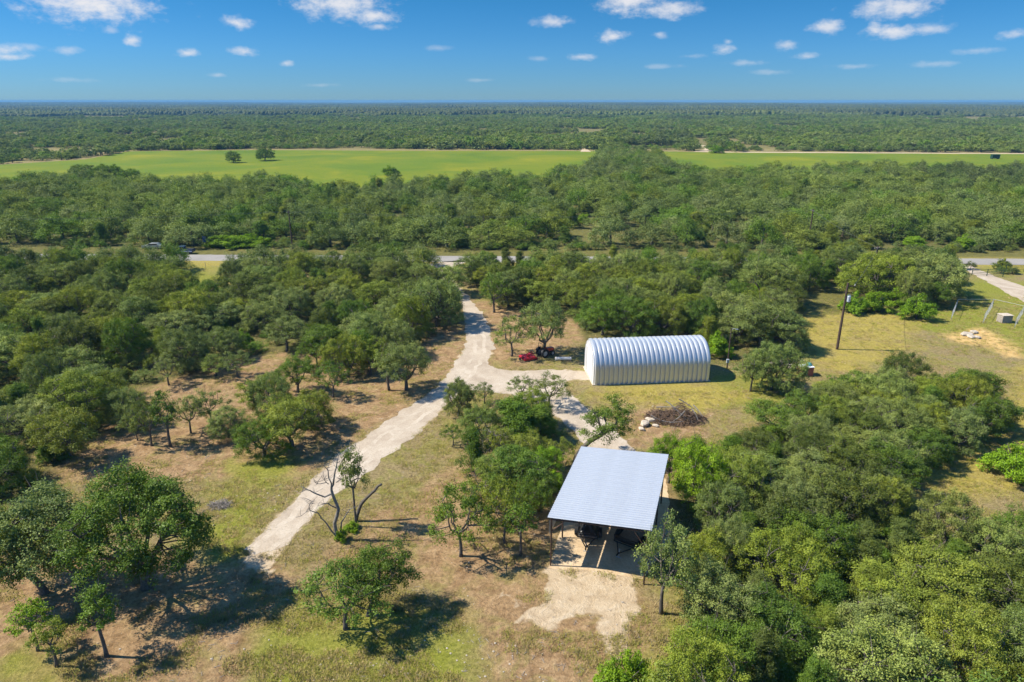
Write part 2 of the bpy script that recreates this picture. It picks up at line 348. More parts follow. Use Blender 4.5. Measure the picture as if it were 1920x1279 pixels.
c = mixc(t, mth(t, 'MULTIPLY', sep[2], mapr(t, n_pat, .3, .55, .45, 1.0)), c, gold)
c = mixc(t, mth(t, 'MULTIPLY', ga.outputs['Alpha'], .85), c, litter)
tn = N(t, 'ShaderNodeAttribute', attribute_name='tan')
c = mixc(t, mapr(t, mth(t, 'ADD', tn.outputs['Fac'], mth(t, 'MULTIPLY', mth(t, 'SUBTRACT', n_mid, .5), .9)), .25, .6), c, ramp(t, n_mid, [(.3, (.36, .265, .165)), (.5, (.47, .365, .24)), (.7, (.55, .45, .32))]))
c = mixc(t, go.outputs['Fac'], c, ramp(t, n_mid, [(.3, (.42, .26, .09)), (.6, (.58, .40, .16)), (.8, (.62, .50, .30))]))
t.links.new(c, p.inputs['Base Color']); hsum = mth(t, 'ADD', mth(t, 'MULTIPLY', n_fine, .6), n_mid); t.links.new(bump(t, hsum, .9, .22), p.inputs['Normal'])
t.links.new(p.outputs[0], o.inputs[0])
gz = np.where(fy > 900, (np.sin(fx/900+.6)*.5+.5)*9*np.clip((fy-900)/3000, 0, 1), 0) - .0
ground = link('ground', mesh_np('ground', np.stack([fx, fy, gz], 1), [(grid_faces(len(gx), len(gy)), 0)], [M['ground']], True, {'gm': ('FLOAT_COLOR', gm), 'orange': ('FLOAT', orange), 'tan': ('FLOAT', tan)}))
tag(ground, 'dry brown and green ranch ground with patchy grass', 'ground', kind='structure')
def far_z(x, y): return (math.sin(x/900+.6)*.5+.5)*9*min(1, max(0, (y-900)/3000))

def sheet(name, poly, z, mat, label, wob=.0, step=.6, seed=0, cat=None):
    P = []
    for i in range(len(poly)):
        a = Vector(poly[i]); b = Vector(poly[(i+1) % len(poly)]); n = max(1, int((b-a).length/step))
        for k in range(n): P.append(a.lerp(b, k/n))
    if wob:
        Q = np.array([(q.x, q.y) for q in P]); Q = Q + np.stack([vnoise(Q[:, 0], Q[:, 1], 1.3, seed)-.5, vnoise(Q[:, 0], Q[:, 1], 1.3, seed+1)-.5], 1)*wob*1.4 + np.stack([vnoise(Q[:, 0], Q[:, 1], .5, seed+2)-.5, vnoise(Q[:, 0], Q[:, 1], .5, seed+3)-.5], 1)*wob*.7
        P = [Vector(q) for q in Q]
    tri = tessellate_polygon([[Vector((q[0], q[1], 0)) for q in P]])
    V = [(q[0], q[1], z) for q in P]
    fs = []
    for a, b, c_ in tri:
        n = (Vector(V[b])-Vector(V[a])).cross(Vector(V[c_])-Vector(V[a]))
        fs.append((a, b, c_) if n.z > 0 else (a, c_, b))
    me = bpy.data.meshes.new(name); me.from_pydata(V, [], fs); me.materials.append(mat); me.update()
    return tag(link(name, me), label, cat or name.split('_')[-1], kind='structure')
def groundmat(name, stops, s1=.5, s2=6, contrast=((.25, (.72, .71, .69)), (.5, (1, 1, 1)), (.8, (1.16, 1.15, 1.13))), b=.5):
    m, t, o = newmat(name); p = N(t, 'ShaderNodeBsdfPrincipled'); p.inputs['Roughness'].default_value = .95; p.inputs['Specular IOR Level'].default_value = .1
    tc = N(t, 'ShaderNodeTexCoord'); a = noise(t, s1, 6, .65, tc.outputs['Object'], .5); f = noise(t, s2, 6, .7, tc.outputs['Object'])
    c = mixc(t, 1.0, ramp(t, a, stops), ramp(t, f, list(contrast)), 'MULTIPLY')
    t.links.new(c, p.inputs['Base Color']); t.links.new(bump(t, f, b, .08), p.inputs['Normal']); t.links.new(p.outputs[0], o.inputs[0]); M[name] = m; return m
groundmat('caliche', [(.3, (.33, .268, .20)), (.5, (.415, .345, .265)), (.7, (.48, .415, .33))], .35, 5)
groundmat('caliche_tan', [(.3, (.40, .29, .175)), (.5, (.50, .375, .235)), (.7, (.58, .45, .30))], .6, 5)
groundmat('asphalt', [(.3, (.24, .225, .205)), (.7, (.31, .29, .265))], .2, 8)
groundmat('meadow', [(.28, (.085, .138, .010)), (.42, (.108, .162, .010)), (.56, (.145, .178, .010)), (.72, (.225, .22, .012))], .018, .9)
groundmat('bare', [(.3, (.42, .32, .20)), (.7, (.52, .42, .29))], .05, 1)
sheet('meadow', FIELD_L, .01, M['meadow'], 'bright green open meadow with yellow flower patches beyond the wood', .0, 20, cat='meadow')
sheet('meadow', FIELD_R, .01, M['meadow'], 'bright green meadow strip east of the hedge line', .0, 20, cat='meadow')
sheet('dirt_strip', gp([(1330,284.2),(1345,284.6),(1920,287.6),(2300,289.4),(2300,290.6),(1920,289),(1345,286),(1330,285.6)]), .016, M['bare'], 'thin bare dirt margin along the far edge of the meadow strip', .0, 20, cat='dirt')
sheet('dirt_track', gp([(1312,272),(1322,272),(1330,279),(1352,284.5),(1340,286),(1318,285),(1300,284.6),(1322,280)]), .022, M['bare'], 'pale dirt track leaving the meadow into the far wood', .0, 8, cat='track')
sheet('dirt_track', gp([(1090,273),(1097,273),(1100,279),(1108,284.5),(1088,284.5),(1092,279)]), .022, M['bare'], 'short pale dirt track at the far edge of the big meadow', .0, 8, cat='track')
sheet('bare_field', gp([(108,213.6),(150,212.6),(245,213.4),(250,214.8),(150,215.2),(108,214.8)]), far_z(-1500, 2100)+.6, M['bare'], 'far pale bare field among the distant woods', .0, 40, cat='field')
ROAD_A, ROAD_B = Vector(at(-100, 479)), Vector(at(1920, 489))
rd = (ROAD_B-ROAD_A).normalized(); rn = Vector((-rd.y, rd.x))
if rn.y < 0: rn = -rn
def road_pt(s, off): q = Vector(at(960, 486.2)) + rd*s + rn*off; return (q.x, q.y)
sheet('road', [road_pt(-420, -3.3), road_pt(420, -3.3), road_pt(420, 3.3), road_pt(-420, 3.3)], .012, M['asphalt'], 'straight pale grey two-lane county road through the wood', .25, 1.2, 3, cat='road')
sheet('driveway', DRIVE, .012, M['caliche'], 'pale caliche driveway forking to the arched hut and the carport', .55, .3, 7, cat='driveway')
def track(cl, off, w, seed, label):
    P_ = []
    for a, b in zip(cl, cl[1:]): P_ += [Vector(a).lerp(Vector(b), k/6) for k in range(6)]
    P_.append(Vector(cl[-1])); L_, R_ = [], []
    for i, q in enumerate(P_):
        d_ = (P_[min(i+1, len(P_)-1)]-P_[max(i-1, 0)]).normalized(); n_ = Vector((-d_.y, d_.x)); L_.append(tuple(q+n_*(off-w/2))); R_.append(tuple(q+n_*(off+w/2)))
    sheet('wheel_track', L_+R_[::-1], .0165, M['caliche_rut'], label, .3, .4, seed, cat='track')
groundmat('caliche_rut', [(.3, (.38, .315, .24)), (.5, (.455, .385, .30)), (.7, (.51, .445, .36))], .5, 6)
CL = gp([(893,615),(900,640),(898,668),(880,695),(855,722),(800,768),(735,812),(672,868),(600,932),(540,990),(488,1030)])
track(CL, -.72, .55, 61, 'worn pale wheel track on the driveway, carport side'); track(CL, .72, .55, 71, 'worn pale wheel track on the driveway, oak wood side')
PAD = gp([(1029,1064),(1060,1068),(1110,1071),(1160,1077),(1205,1084),(1262,1010),(1250,900),(1190,855),(1100,855),(1060,960)])
sheet('carport_pad', PAD, .008, M['caliche_tan'], 'sandy tan pad under the open carport roof', .25, .5, 17, cat='pad')
sheet('side_drive', gp([(1800,495),(1815,494),(1838,506),(1870,520),(1920,537),(2050,575),(2050,620),(1920,566),(1880,545),(1850,528),(1825,514),(1806,503)]), .012, M['caliche'], 'pale side drive running past the pipe fence to the road', .5, .8, 21, cat='drive')

# ------------------------------------------------------------------ tree meshes
def unit(a): return a/np.maximum(np.linalg.norm(a, axis=-1, keepdims=True), 1e-9)
def cards(rng, C, Nn, L, Wd):
    """leaf-sized rhombi at C facing Nn"""
    n = len(C); a = unit(np.cross(Nn, rng.normal(size=(n, 3)))); b = np.cross(Nn, a)
    l = (L*rng.uniform(.7, 1.3, n))[:, None]; w = (Wd*rng.uniform(.7, 1.3, n))[:, None]
    V = np.stack([C-a*l/2, C+b*w/2+Nn*w*.15, C+a*l/2, C-b*w/2+Nn*w*.15], 1).reshape(-1, 3)
    return V, np.arange(4*n).reshape(-1, 4)
def crown_np(rng, cen, rad, sub, per, L, Wd, flat=.72, upb=.45, spread=.25):
    Cs, Ns, T = [], [], []
    for c, r in zip(cen, rad):
        d = unit(rng.normal(size=(sub, 3)) + np.array([0, 0, .35])); sc = c + d*r*rng.uniform(.5, 1.0, (sub, 1))*np.array([1, 1, flat])
        ct = rng.uniform(.25, .75)
        for q, dd in zip(sc, d):
            g = rng.normal(size=(per, 3))*r*spread*np.array([1, 1, .75])
            Cs.append(q+g); Ns.append(unit(dd*.6 + np.array([0, 0, upb]) + rng.normal(size=(per, 3))*.42))
            T.append(np.clip(ct + rng.normal()*.12 + rng.normal(size=per)*.13, 0, 1))
    C = np.concatenate(Cs); Nn = np.concatenate(Ns); T = np.concatenate(T)
    V, Fc = cards(rng, C, Nn, L, Wd)
    return V, Fc, np.repeat(T, 4)
def curve3(a, b, c, n):
    s = np.linspace(0, 1, n)[:, None]; a, b, c = map(np.asarray, (a, b, c)); return a*(1-s)**2+2*b*s*(1-s)+c*s*s
def oak_skeleton(rng, H, R, nc, thick=1.0, fork=.22, limbs=5, lean=(0, 0), sep=.95, low=.42):
    mb = MB(); cen = []
    tries = 0
    ph = rng.uniform(0, 6.28, 3)
    while len(cen) < nc and tries < 4000:
        tries += 1
        a = rng.uniform(0, 6.283); Ra = R*(.86+.14*math.sin(2*a+ph[0])+.12*math.sin(3*a+ph[1])); u = math.sqrt(rng.uniform(0, 1)); rho = Ra*u
        top = H*(.60+.32*math.sqrt(max(0, 1-u*u))) + .05*H*math.sin(3*a+ph[2]+u*4)
        z = top - .5 - (rng.uniform(0, .22*H) if rng.random() < .5 else 0)
        if u > .72: z = rng.uniform(low*H, max(top-.4, low*H+.1))
        q = np.array([rho*math.cos(a)+lean[0]*z/H, rho*math.sin(a)+lean[1]*z/H, z])
        if all(np.linalg.norm(q-k) > sep for k in cen): cen.append(q)
    cen = np.array(cen)
    r0 = .035*H*rng.uniform(.8, 1.1)*thick
    f = np.array([lean[0]*fork*1.2+rng.normal()*.15, lean[1]*fork*1.2+rng.normal()*.15, fork*H])
    tp = curve3((0, 0, -.15), (rng.normal()*.12, rng.normal()*.12, f[2]*.5), f, 5)
    mb.tube(tp, [r0*1.5, r0*1.1, r0, r0*.92, r0*.9], 8)
    az0 = rng.uniform(0, 6.28); samples = []
    for k in range(limbs):
        a = az0+6.283*k/limbs+rng.normal()*.25; rr = R*rng.uniform(.5, .75)
        e = np.array([rr*math.cos(a)+lean[0]*.7, rr*math.sin(a)+lean[1]*.7, H*rng.uniform(.58, .80)])
        mid = f + (e-f)*np.array([.55, .55, .25]) + rng.normal(size=3)*.3
        P = curve3(f, mid, e, 8); P[2:-1] += rng.normal(size=(5, 3))*.10
        rads = np.linspace(r0*.68, r0*.16, 8); mb.tube(P, list(rads), 6, False)
        samples += [(P[i], rads[i]) for i in range(2, 8)]
    SP = np.array([s_[0] for s_ in samples]); SR = np.array([s_[1] for s_ in samples])
    for q in cen:
        d = np.linalg.norm(SP-q, axis=1)+np.where(SP[:, 2] > q[2]+.3, 1.5, 0); i = int(np.argmin(d)); a = SP[i]
        mid = (a+q)/2 + rng.normal(size=3)*.18 + np.array([0, 0, -.12]); mb.tube(curve3(a, mid, q, 4), [min(SR[i], .07)*.8, .045, .03, .016], 4, False)
        if rng.random() < .45:
            ax_ = q-np.array([0, 0, H*.35]); ax_ = ax_/np.linalg.norm(ax_); e_ = q+ax_*rng.uniform(.7, 1.25)+rng.normal(size=3)*.25; mb.tube(curve3(q, (q+e_)/2+rng.normal(size=3)*.12, e_, 4), [.02, .018, .014, .007], 4, False)
    return mb, cen
SHAPES = {}
def add_proto(key, trunk_mb, leaf, H, R, bark='bark'):
    V, Fc, T = leaf if leaf else (None, None, None)
    SHAPES[key] = dict(H=H, R=R, trunk=trunk_mb.mesh(key+'_trunk', M[bark], True), crown=mesh_np(key+'_crown', V, [(Fc, 0)], [M['leaf']], False, {'tint': ('FLOAT', T)}) if leaf else None)
def make_oak(key, seed, H, R, nc, sub=10, per=42, rad=(.55, .92), L=.14, Wd=.085, **kw):
    rng = np.random.default_rng(seed); mb, cen = oak_skeleton(rng, H, R, nc, **kw)
    leaf = crown_np(rng, cen, rng.uniform(*rad, len(cen)), sub, per, L, Wd)
    add_proto(key, mb, leaf, H, R)
for i in range(5): make_oak(f'domed{i}', 100+i, 6.6+.3*(i % 3), 3.5+.2*(i % 2), 62 if i < 2 else 74, fork=.2, limbs=6, sep=1.08, low=.42 if i < 2 else .16)
for i in range(3): make_oak(f'spreading{i}', 120+i, 6.4, 4.6, 100, fork=.17, limbs=7, low=.2, sep=1.08)
for i in range(4): make_oak(f'open{i}', 140+i, 6.2, 3.0, 26, sub=8, per=30, rad=(.5, .8), fork=.3, limbs=5, sep=1.15, low=.42, L=.16, Wd=.09, thick=.8)
for i in range(3): make_oak(f'lopsided{i}', 160+i, 6.4, 3.2, 44, fork=.28, limbs=5, lean=(1.9, .4), low=.42)
for i in range(2): make_oak(f'slender{i}', 180+i, 6.2, 1.6, 15, sub=8, per=26, rad=(.42, .68), thick=.58, fork=.45, limbs=4, sep=.8, low=.5, L=.16, Wd=.09)
make_oak('giant', 199, 9.8, 5.4, 125, sub=10, per=36, rad=(.6, 1.05), fork=.2, limbs=8, low=.42, L=.17, Wd=.10, sep=1.12)
make_oak('leaning', 203, 7.4, 2.6, 26, sub=9, per=32, rad=(.5, .85), fork=.42, limbs=4, lean=(4.6, .3), sep=.95, low=.5, L=.16, Wd=.09)
for i in range(3):                                            # cedars: leafy to the ground, upright sprays
    rng = np.random.default_rng(220+i); H, R = 5.6, 2.5; mb = MB(); cen = []
    for s_ in range(4):
        a = 1.57*s_+rng.normal()*.4; P = curve3((0, 0, -.1), (.3*math.cos(a), .3*math.sin(a), H*.4), (.9*math.cos(a), .9*math.sin(a), H*.85), 6); mb.tube(P, list(np.linspace(.14, .03, 6)), 6, False)
    for _ in range(70):
        a = rng.uniform(0, 6.283); z = rng.uniform(.07, .98); prof = R*(1-.75*max(0, z-.25)/.75)*(.72+.3*math.sin(3*a+i)); rho = prof*math.sqrt(rng.uniform(.15, 1)); cen.append((rho*math.cos(a), rho*math.sin(a), z*H*.93+.2))
    leaf = crown_np(rng, np.array(cen), rng.uniform(.45, .8, 70), 9, 42, .14, .06, flat=1.15, upb=.25)
    add_proto(f'cedar{i}', mb, leaf, H, R)
for i in range(3):                                            # broad-leaved shrubs
    rng = np.random.default_rng(240+i); H, R = 3.4, 2.0; mb = MB(); cen = []
    for s_ in range(5):
        a = 1.26*s_+rng.normal()*.3; P = curve3((0, 0, -.1), (.2*math.cos(a), .2*math.sin(a), H*.4), (1.1*math.cos(a), 1.1*math.sin(a), H*.75), 5); mb.tube(P, list(np.linspace(.07, .02, 5)), 5, False)
    for _ in range(42):
        a = rng.uniform(0, 6.283); u = math.sqrt(rng.uniform(0, 1)); rho = R*u*(.85+.2*math.sin(3*a+i)); cen.append((rho*math.cos(a), rho*math.sin(a), H*(.06+.78*rng.uniform(.1, 1)*math.sqrt(max(.05, 1-u*u*.9)))))
    leaf = crown_np(rng, np.array(cen), rng.uniform(.4, .7, 42), 9, 38, .13, .09)
    add_proto(f'shrub{i}', mb, leaf, H, R)
for i in range(2):                                            # bare grey brush
    rng = np.random.default_rng(260+i); mb = MB(); H, R = 3.6, 2.2
    for s_ in range(16):
        a = rng.uniform(0, 6.283); rr = R*rng.uniform(.3, 1); e = np.array((rr*math.cos(a), rr*math.sin(a), H*rng.uniform(.6, 1))); P = curve3((0, 0, 0), e*np.array([.3, .3, .55]), e, 6); P[1:] += rng.normal(size=(5, 3))*.06
        mb.tube(P, list(np.linspace(.07, .015, 6)), 5, False)
        for _ in range(7):
            j = rng.integers(2, 6); q = P[j]; e2 = q+np.array((rng.normal()*.55, rng.normal()*.55, rng.uniform(.1, .7))); mb.tube(curve3(q, (q+e2)/2+rng.normal(size=3)*.08, e2, 4), [.025, .02, .015, .008], 4, False)
    add_proto(f'bare{i}', mb, None, H, R, 'bark_grey')

TREES = []                                                   # (x, y, r) of everything planted
COUNT = {}
def region(x, y):
    px, py = proj(x, y)
    if y > 155: return 'beyond the road ' + ('near the parked pickup' if x < -55 else 'facing the driveway mouth' if x < 10 else 'opposite the arched hut' if x < 60 else 'opposite the side drive')
    if y < 62 and px > 1190: return 'in the grove beside the carport'
    if px > 1330 and y < 95: return 'below the golden clearing'
    if px > 1470: return 'by the transformer pole'
    if px > 1080 and y < 112: return 'behind the arched metal hut'
    if px > 870 and y > 90: return 'between the hut and the road'
    if px > 820: return 'between the driveway and the carport'
    if y < 52: return 'on the dry ground by the driveway end'
    if py > 700 or (px > 420 and py > 640): return 'on the tan clearing'
    if y > 118: return 'between the tan clearing and the road'
    return 'in the wood west of the driveway'
KINDN = {'cedar': ('cedar_tree', 'cedar', 'cedar'), 'shrub': ('leafy_shrub', 'shrub', 'shrub'), 'bare': ('bare_shrub', 'shrub', 'shrub')}
SHAPEW = {'domed': 'dense domed', 'spreading': 'wide spreading', 'open': 'thin open', 'lopsided': 'lopsided', 'slender': 'narrow', 'giant': 'huge', 'leaning': 'leaning'}
def plant(key, x, y, h, w, rz, tone=None, label=None, z=0.0):
    sh = SHAPES[key]; base = key.rstrip('0123456789'); name, noun, cat = KINDN.get(base, ('live_oak_tree', 'live oak', 'tree'))
    if base == 'cedar': tone = tone or 'deep green'
    if base == 'shrub': tone = tone or 'fresh green'
    tone = tone or 'grey-green'
    reg = region(x, y); size = 'small' if h < 4.6 else ('tall' if h > 7.2 else 'mid-sized')
    if label is None:
        if base == 'bare': label = f'{size} leafless grey shrub {reg}'
        elif base in KINDN: label = f'{size} {tone} {noun} {reg}'
        else: label = f'{size} {tone} live oak with {SHAPEW[base]} crown {reg}'
    e = empty(name, (x, y, z), rz, (w/(2*sh['R']+.8), w/(2*sh['R']+.8), h/(sh['H']+.35)))
    tag(e, label, cat, f'{noun}s {reg}')
    link('trunk', sh['trunk'], e)
    if sh['crown']:
        c = link('crown', sh['crown'], e); k = TONES[tone]; j_ = RNG.uniform(.86, 1.16); c.color = (k[0]*j_*RNG.uniform(.95, 1.06), k[1]*j_, k[2]*j_*RNG.uniform(.85, 1.15), 1)
    TREES.append((x, y, w*.5)); COUNT[name] = COUNT.get(name, 0)+1
    return e
def P(key, bx, by, ty, cw, rz=None, tone=None, label=None):
    """tree whose foot, top and crown width were read off the photo"""
    x, y = at(bx, by); h = height_of(x, y, ty); dep = y*cp+(CAMH-h*.6)*sp; w = cw*dep/FPX
    plant(key, x, y, h, w, RNG.uniform(0, 6.28) if rz is None else rz, tone, label)
# foreground and landmark trees, one by one
P('giant', 275, 1102, 880, 300, .6, 'deep green', 'huge old live oak with thick dark trunk near the driveway end')
P('lopsided0', 152, 1098, 912, 230, 2.9, 'grey-green', 'leaning live oak touching the huge oak by the driveway end')
P('lopsided1', 84, 1112, 945, 200, 3.1, 'olive-green', 'low live oak with nearly horizontal trunk beside the leaning oak')
P('slender0', 200, 1230, 1080, 100, 0, 'deep green', 'slim young live oak standing alone before the huge oak')
P('slender1', 106, 1250, 1150, 80, 0, 'olive-green', 'thin leaning sapling at the edge of the dry ground')
P('slender0', 72, 1220, 1115, 85, 2, 'fresh green', 'thin bright sapling beside the leaning sapling')
P('open1', 648, 1180, 1040, 190, 1.0, 'deep green', 'rounded live oak on the grass patch below the dead tree')
P('lopsided2', 690, 1154, 1022, 150, 0.2, 'deep green', 'second rounded live oak behind the one on the grass patch')
P('slender1', 668, 988, 812, 62, 1.0, 'grey-green', 'thin live oak with sparse tufts behind the dead tree')
P('open0', 864, 1043, 890, 145, .4, 'deep green', 'live oak with short crooked trunk west of the carport')
P('open1', 946, 1018, 888, 100, 1.4, 'olive-green', 'thin leaning live oak near the carport front post')
P('slender0', 976, 1042, 930, 75, 1.4, 'deep green', 'slim live oak closest to the carport front post')
P('domed2', 971, 942, 826, 135, 2.2, 'deep green', 'dense dark live oak west of the carport roof')
P('open2', 920, 960, 860, 110, 2.2, 'olive-green', 'open live oak between the dense dark oak and the driveway')
P('open3', 1046, 876, 815, 75, .2, 'olive-green', 'small open live oak at the carport rear corner')
P('shrub0', 1040, 922, 872, 45, .2, None, 'small bright shrub against the carport side')
P('leaning', 1079, 866, 735, 120, 0, 'deep green', 'live oak leaning over the tan drive behind the carport')
P('cedar0', 965, 834, 746, 160, .4, None, 'broad dark cedar between the driveway fork and the carport')
P('cedar1', 1010, 826, 758, 110, .4, None, 'dark cedar joined to the broad cedar at the driveway fork')
P('cedar2', 887, 885, 798, 78, 1.4, None, 'ragged cedar on the dry ground beside the lower driveway')
P('bare0', 945, 846, 785, 105, .4, None, 'leafless grey brush in front of the broad dark cedar')
P('bare1', 900, 868, 815, 70, .4, None, 'leafless grey brush beside the ragged cedar')
P('domed4', 860, 780, 702, 68, .4, 'grey-green', 'small rounded live oak at the inside of the driveway fork')
P('slender1', 877, 782, 712, 50, .4, 'grey-green', 'slim live oak beside the rounded oak at the fork')
P('open1', 908, 757, 712, 52, .4, 'grey-green', 'small open live oak on the tan apron of the fork')
P('open2', 1030, 762, 694, 85, 1.4, 'grey-green', 'airy live oak standing against the pale apron before the hut')
P('open3', 978, 748, 700, 65, 2.4, 'grey-green', 'airy live oak beside the broad cedar on the apron')
P('open2', 1240, 1150, 950, 140, .9, 'grey-green', 'grey live oak at the front corner of the carport')
P('domed0', 1254, 905, 800, 80, 1.9, 'fresh green', 'bright green oak at the rear corner of the carport')
P('domed3', 1306, 945, 812, 130, 1.9, 'fresh green', 'bright green oak shading the bare dirt beside the carport')
for a in ((905,835,748,80,'domed0'),(935,880,790,90,'open1'),(990,886,800,95,'domed3'),(1012,912,838,80,'lopsided0'),(1000,800,722,80,'domed2'),(930,925,838,85,'domed1'),(1015,960,880,75,'open2'),(900,985,905,70,'open3'),(985,985,895,80,'lopsided1'),(850,835,790,50,'open0')): P(a[4], a[0], a[1], a[2], a[3], None, str(RNG.choice(['deep green', 'olive-green', 'fresh green', 'grey-green'])))
for a in ((1348,1002,892,110,'domed3'),(1316,1104,985,115,'domed4'),(1330,930,850,90,'domed2'),(1362,1075,960,110,'spreading1')): P(a[4], a[0], a[1], a[2], a[3], None, str(RNG.choice(['deep green', 'olive-green', 'grey-green'])))
P('shrub0', 1282, 1090, 1040, 60, None, None, 'low bright shrub beside the grey oak at the carport corner')
P('shrub1', 1172, 1300, 1212, 125, .5, None, 'bright green bush below the sandy apron')
P('open0', 960, 668, 583, 90, .5, 'grey-green', 'live oak with forked trunk beside the red mower')
P('domed1', 1021, 664, 548, 105, .9, 'grey-green', 'live oak shading the parked tractor')
for a in ((258,826,763,55,'open1'),(284,836,735,70,'open2'),(320,838,718,70,'slender0'),(358,812,733,80,'open0'),(396,796,722,75,'open3'),(428,820,758,80,'domed2'),(496,856,772,105,'domed4'),(547,837,733,130,'domed0'),(590,800,722,95,'domed3'),
          (484,775,700,90,'open2'),(513,784,690,105,'spreading0'),(317,722,660,70,'open0'),(447,708,652,75,'open3'),(405,705,660,70,'open1'),(595,686,625,75,'open0'),(653,706,618,95,'spreading1'),(679,693,610,80,'domed2'),(695,703,622,80,'open2'),(730,732,640,70,'slender1'),(762,731,633,110,'domed1'),
          (817,613,508,125,'spreading2'),(780,600,520,110,'domed0'),(833,548,490,90,'lopsided2'),(927,586,500,75,'open3'),(953,574,498,75,'domed4'),(560,735,660,85,'domed1'),(625,745,668,80,'open1'),(240,800,715,90,'domed3'),(210,770,690,90,'domed0'),(700,650,575,110,'domed3'),(740,668,590,100,'spreading0'),
          (1130,628,552,90,'domed1'),(1180,632,545,100,'domed4'),(1240,629,548,105,'spreading1'),(1288,626,560,70,'domed2'),(1407,734,652,70,'open0'),(1428,726,655,70,'open1'),(1447,731,632,115,'spreading2'),(1425,650,552,140,'domed0'),(1465,655,570,100,'domed2'),(1380,640,560,90,'domed3'),
          (1640,556,465,150,'spreading0'),(1740,556,466,160,'spreading2'),(1690,540,462,130,'spreading1'),(1430,568,470,120,'domed0')):
    P(a[4], a[0], a[1], a[2], a[3], None, str(RNG.choice(['grey-green', 'grey-green', 'olive-green', 'deep green', 'pale olive'])))
for a in ((1717,598,542,70),(1600,586,540,60),(1640,584,535,65),(1678,574,532,55),(1345,668,612,60),(1900,900,815,120)): P('shrub%d' % (a[0] % 3), *a)
P('shrub2', 100, 862, 815, 60, None, 'deep green')
for a in ((425,464,434,70),(462,462,432,75),(490,463,440,60),(400,462,440,45)): P('shrub%d' % (a[0] % 3), *a)
# woods: random planting inside the wooded areas, kept off drives, clearings and buildings
WOODS = [gp(p, zc) for zc, p in zip((4, 4, 4, 6, 5.6, 3), (
    [(-60,448),(330,462),(335,492),(330,530),(420,540),(430,480),(520,470),(700,462),(860,470),(850,500),(800,512),(825,530),(850,560),(800,605),(700,618),(600,615),(430,620),(300,660),(230,675),(130,760),(100,825),(-60,880)],
    [(880,478),(1000,470),(1560,470),(1560,520),(1500,545),(1480,590),(1330,610),(1320,590),(1100,585),(1070,540),(960,530),(900,520)],
    [(1570,470),(1790,472),(1800,530),(1700,540),(1590,520)],
    [(1240,800),(1330,770),(1450,740),(1560,690),(1700,650),(1850,665),(1880,730),(1830,790),(1690,850),(1700,890),(1850,925),(1990,930),(1990,1330),(1235,1330),(1245,1190),(1340,1090),(1330,985),(1345,880),(1250,850)],
    [(-80,336),(110,318),(270,330),(480,325),(700,332),(900,322),(1040,322),(1120,300),(1130,284),(1235,284),(1260,312),(1500,306),(2000,304),(2000,458),(1300,458),(1210,430),(1030,425),(1010,450),(640,452),(420,446),(-80,440)],
    [(1095,334),(1132,286),(1232,286),(1275,328)]))]
CLEAR = [gp(p) for p in ([(785,482),(890,482),(890,528),(855,548),(800,530)], [(1490,548),(1560,540),(1760,600),(1790,640),(1700,665),(1600,705),(1495,705),(1470,600)], [(330,480),(430,480),(440,562),(335,562)], [(1495,548),(1600,552),(1730,602),(1715,655),(1600,700),(1505,700),(1480,600)], [(1330,690),(1490,690),(1480,760),(1330,775)], [(1030,428),(1225,436),(1235,457),(1030,452)], [(1430,660),(1560,660),(1575,765),(1480,790),(1400,780)], [(1660,905),(1800,850),(1900,790),(2000,790),(2000,890),(1850,950),(1700,935)])]
HUT = [(8.6, 80), (28.5, 80), (28.5, 91), (8.6, 91)]; PORT = [(1.5, 40), (18, 40), (18, 60), (4, 60)]
def near_road(x, y, m): q = Vector((x, y))-Vector(road_pt(0, 0)); return abs(q.dot(rn)) < m
def scatter(poly, sep, n_try, seed, rmax=1e9):
    rng = np.random.default_rng(seed); xs = [p[0] for p in poly]; ys = [p[1] for p in poly]; out = []; cell = {}
    X = rng.uniform(min(xs), max(xs), n_try); Y = rng.uniform(min(ys), max(ys), n_try); ok = inpoly(X, Y, poly)
    for q in CLEAR+[HUT, PORT, DRIVE]: ok &= ~inpoly(X, Y, q)
    for x, y in zip(X[ok], Y[ok]):
        q_ = (Vector((x, y))-Vector(road_pt(0, 0))).dot(rn)
        if -7.5 < q_ < 13: continue
        s_ = sep*(.8+.5*rng.random()); k = (int(x//8), int(y//8))
        if any((x-a)**2+(y-b)**2 < s_*s_ for i in (-1, 0, 1) for j in (-1, 0, 1) for a, b in cell.get((k[0]+i, k[1]+j), ())): continue
        if any((x-a)**2+(y-b)**2 < (r*.8)**2 for a, b, r in EXPL): continue
        cell.setdefault(k, []).append((x, y)); out.append((x, y))
    return out
EXPL = list(TREES)
cand = []
for i, (w_, sep, nt_) in enumerate(((0, 5.1, 16000), (1, 4.8, 9000), (2, 4.8, 4000), (3, 3.3, 14000), (4, 7.4, 50000), (5, 7.5, 6000))):
    for x, y in scatter(WOODS[w_], sep, nt_, 300+i):
        r = RNG.random(); k = vnoise(x, y, 14, 77)
        kind = 'oak'
        if w_ == 3 and r < (.42 if y < 50 else .15): kind = 'cedar'
        elif w_ in (0, 1, 2) and r < .16: kind = 'cedar'
        elif w_ == 4 and r < .12: kind = 'cedar'
        elif r > (.86 if k > .5 else .95): kind = 'shrub'
        cand.append((y, x, kind, w_))
cand.sort()
REST = []
OAKS = [k for k in SHAPES if k.rstrip('0123456789') in ('domed', 'spreading', 'lopsided') and k not in ('domed0', 'domed1', 'lopsided0')]
lim = {'oak': 292, 'cedar': 130, 'shrub': 120}
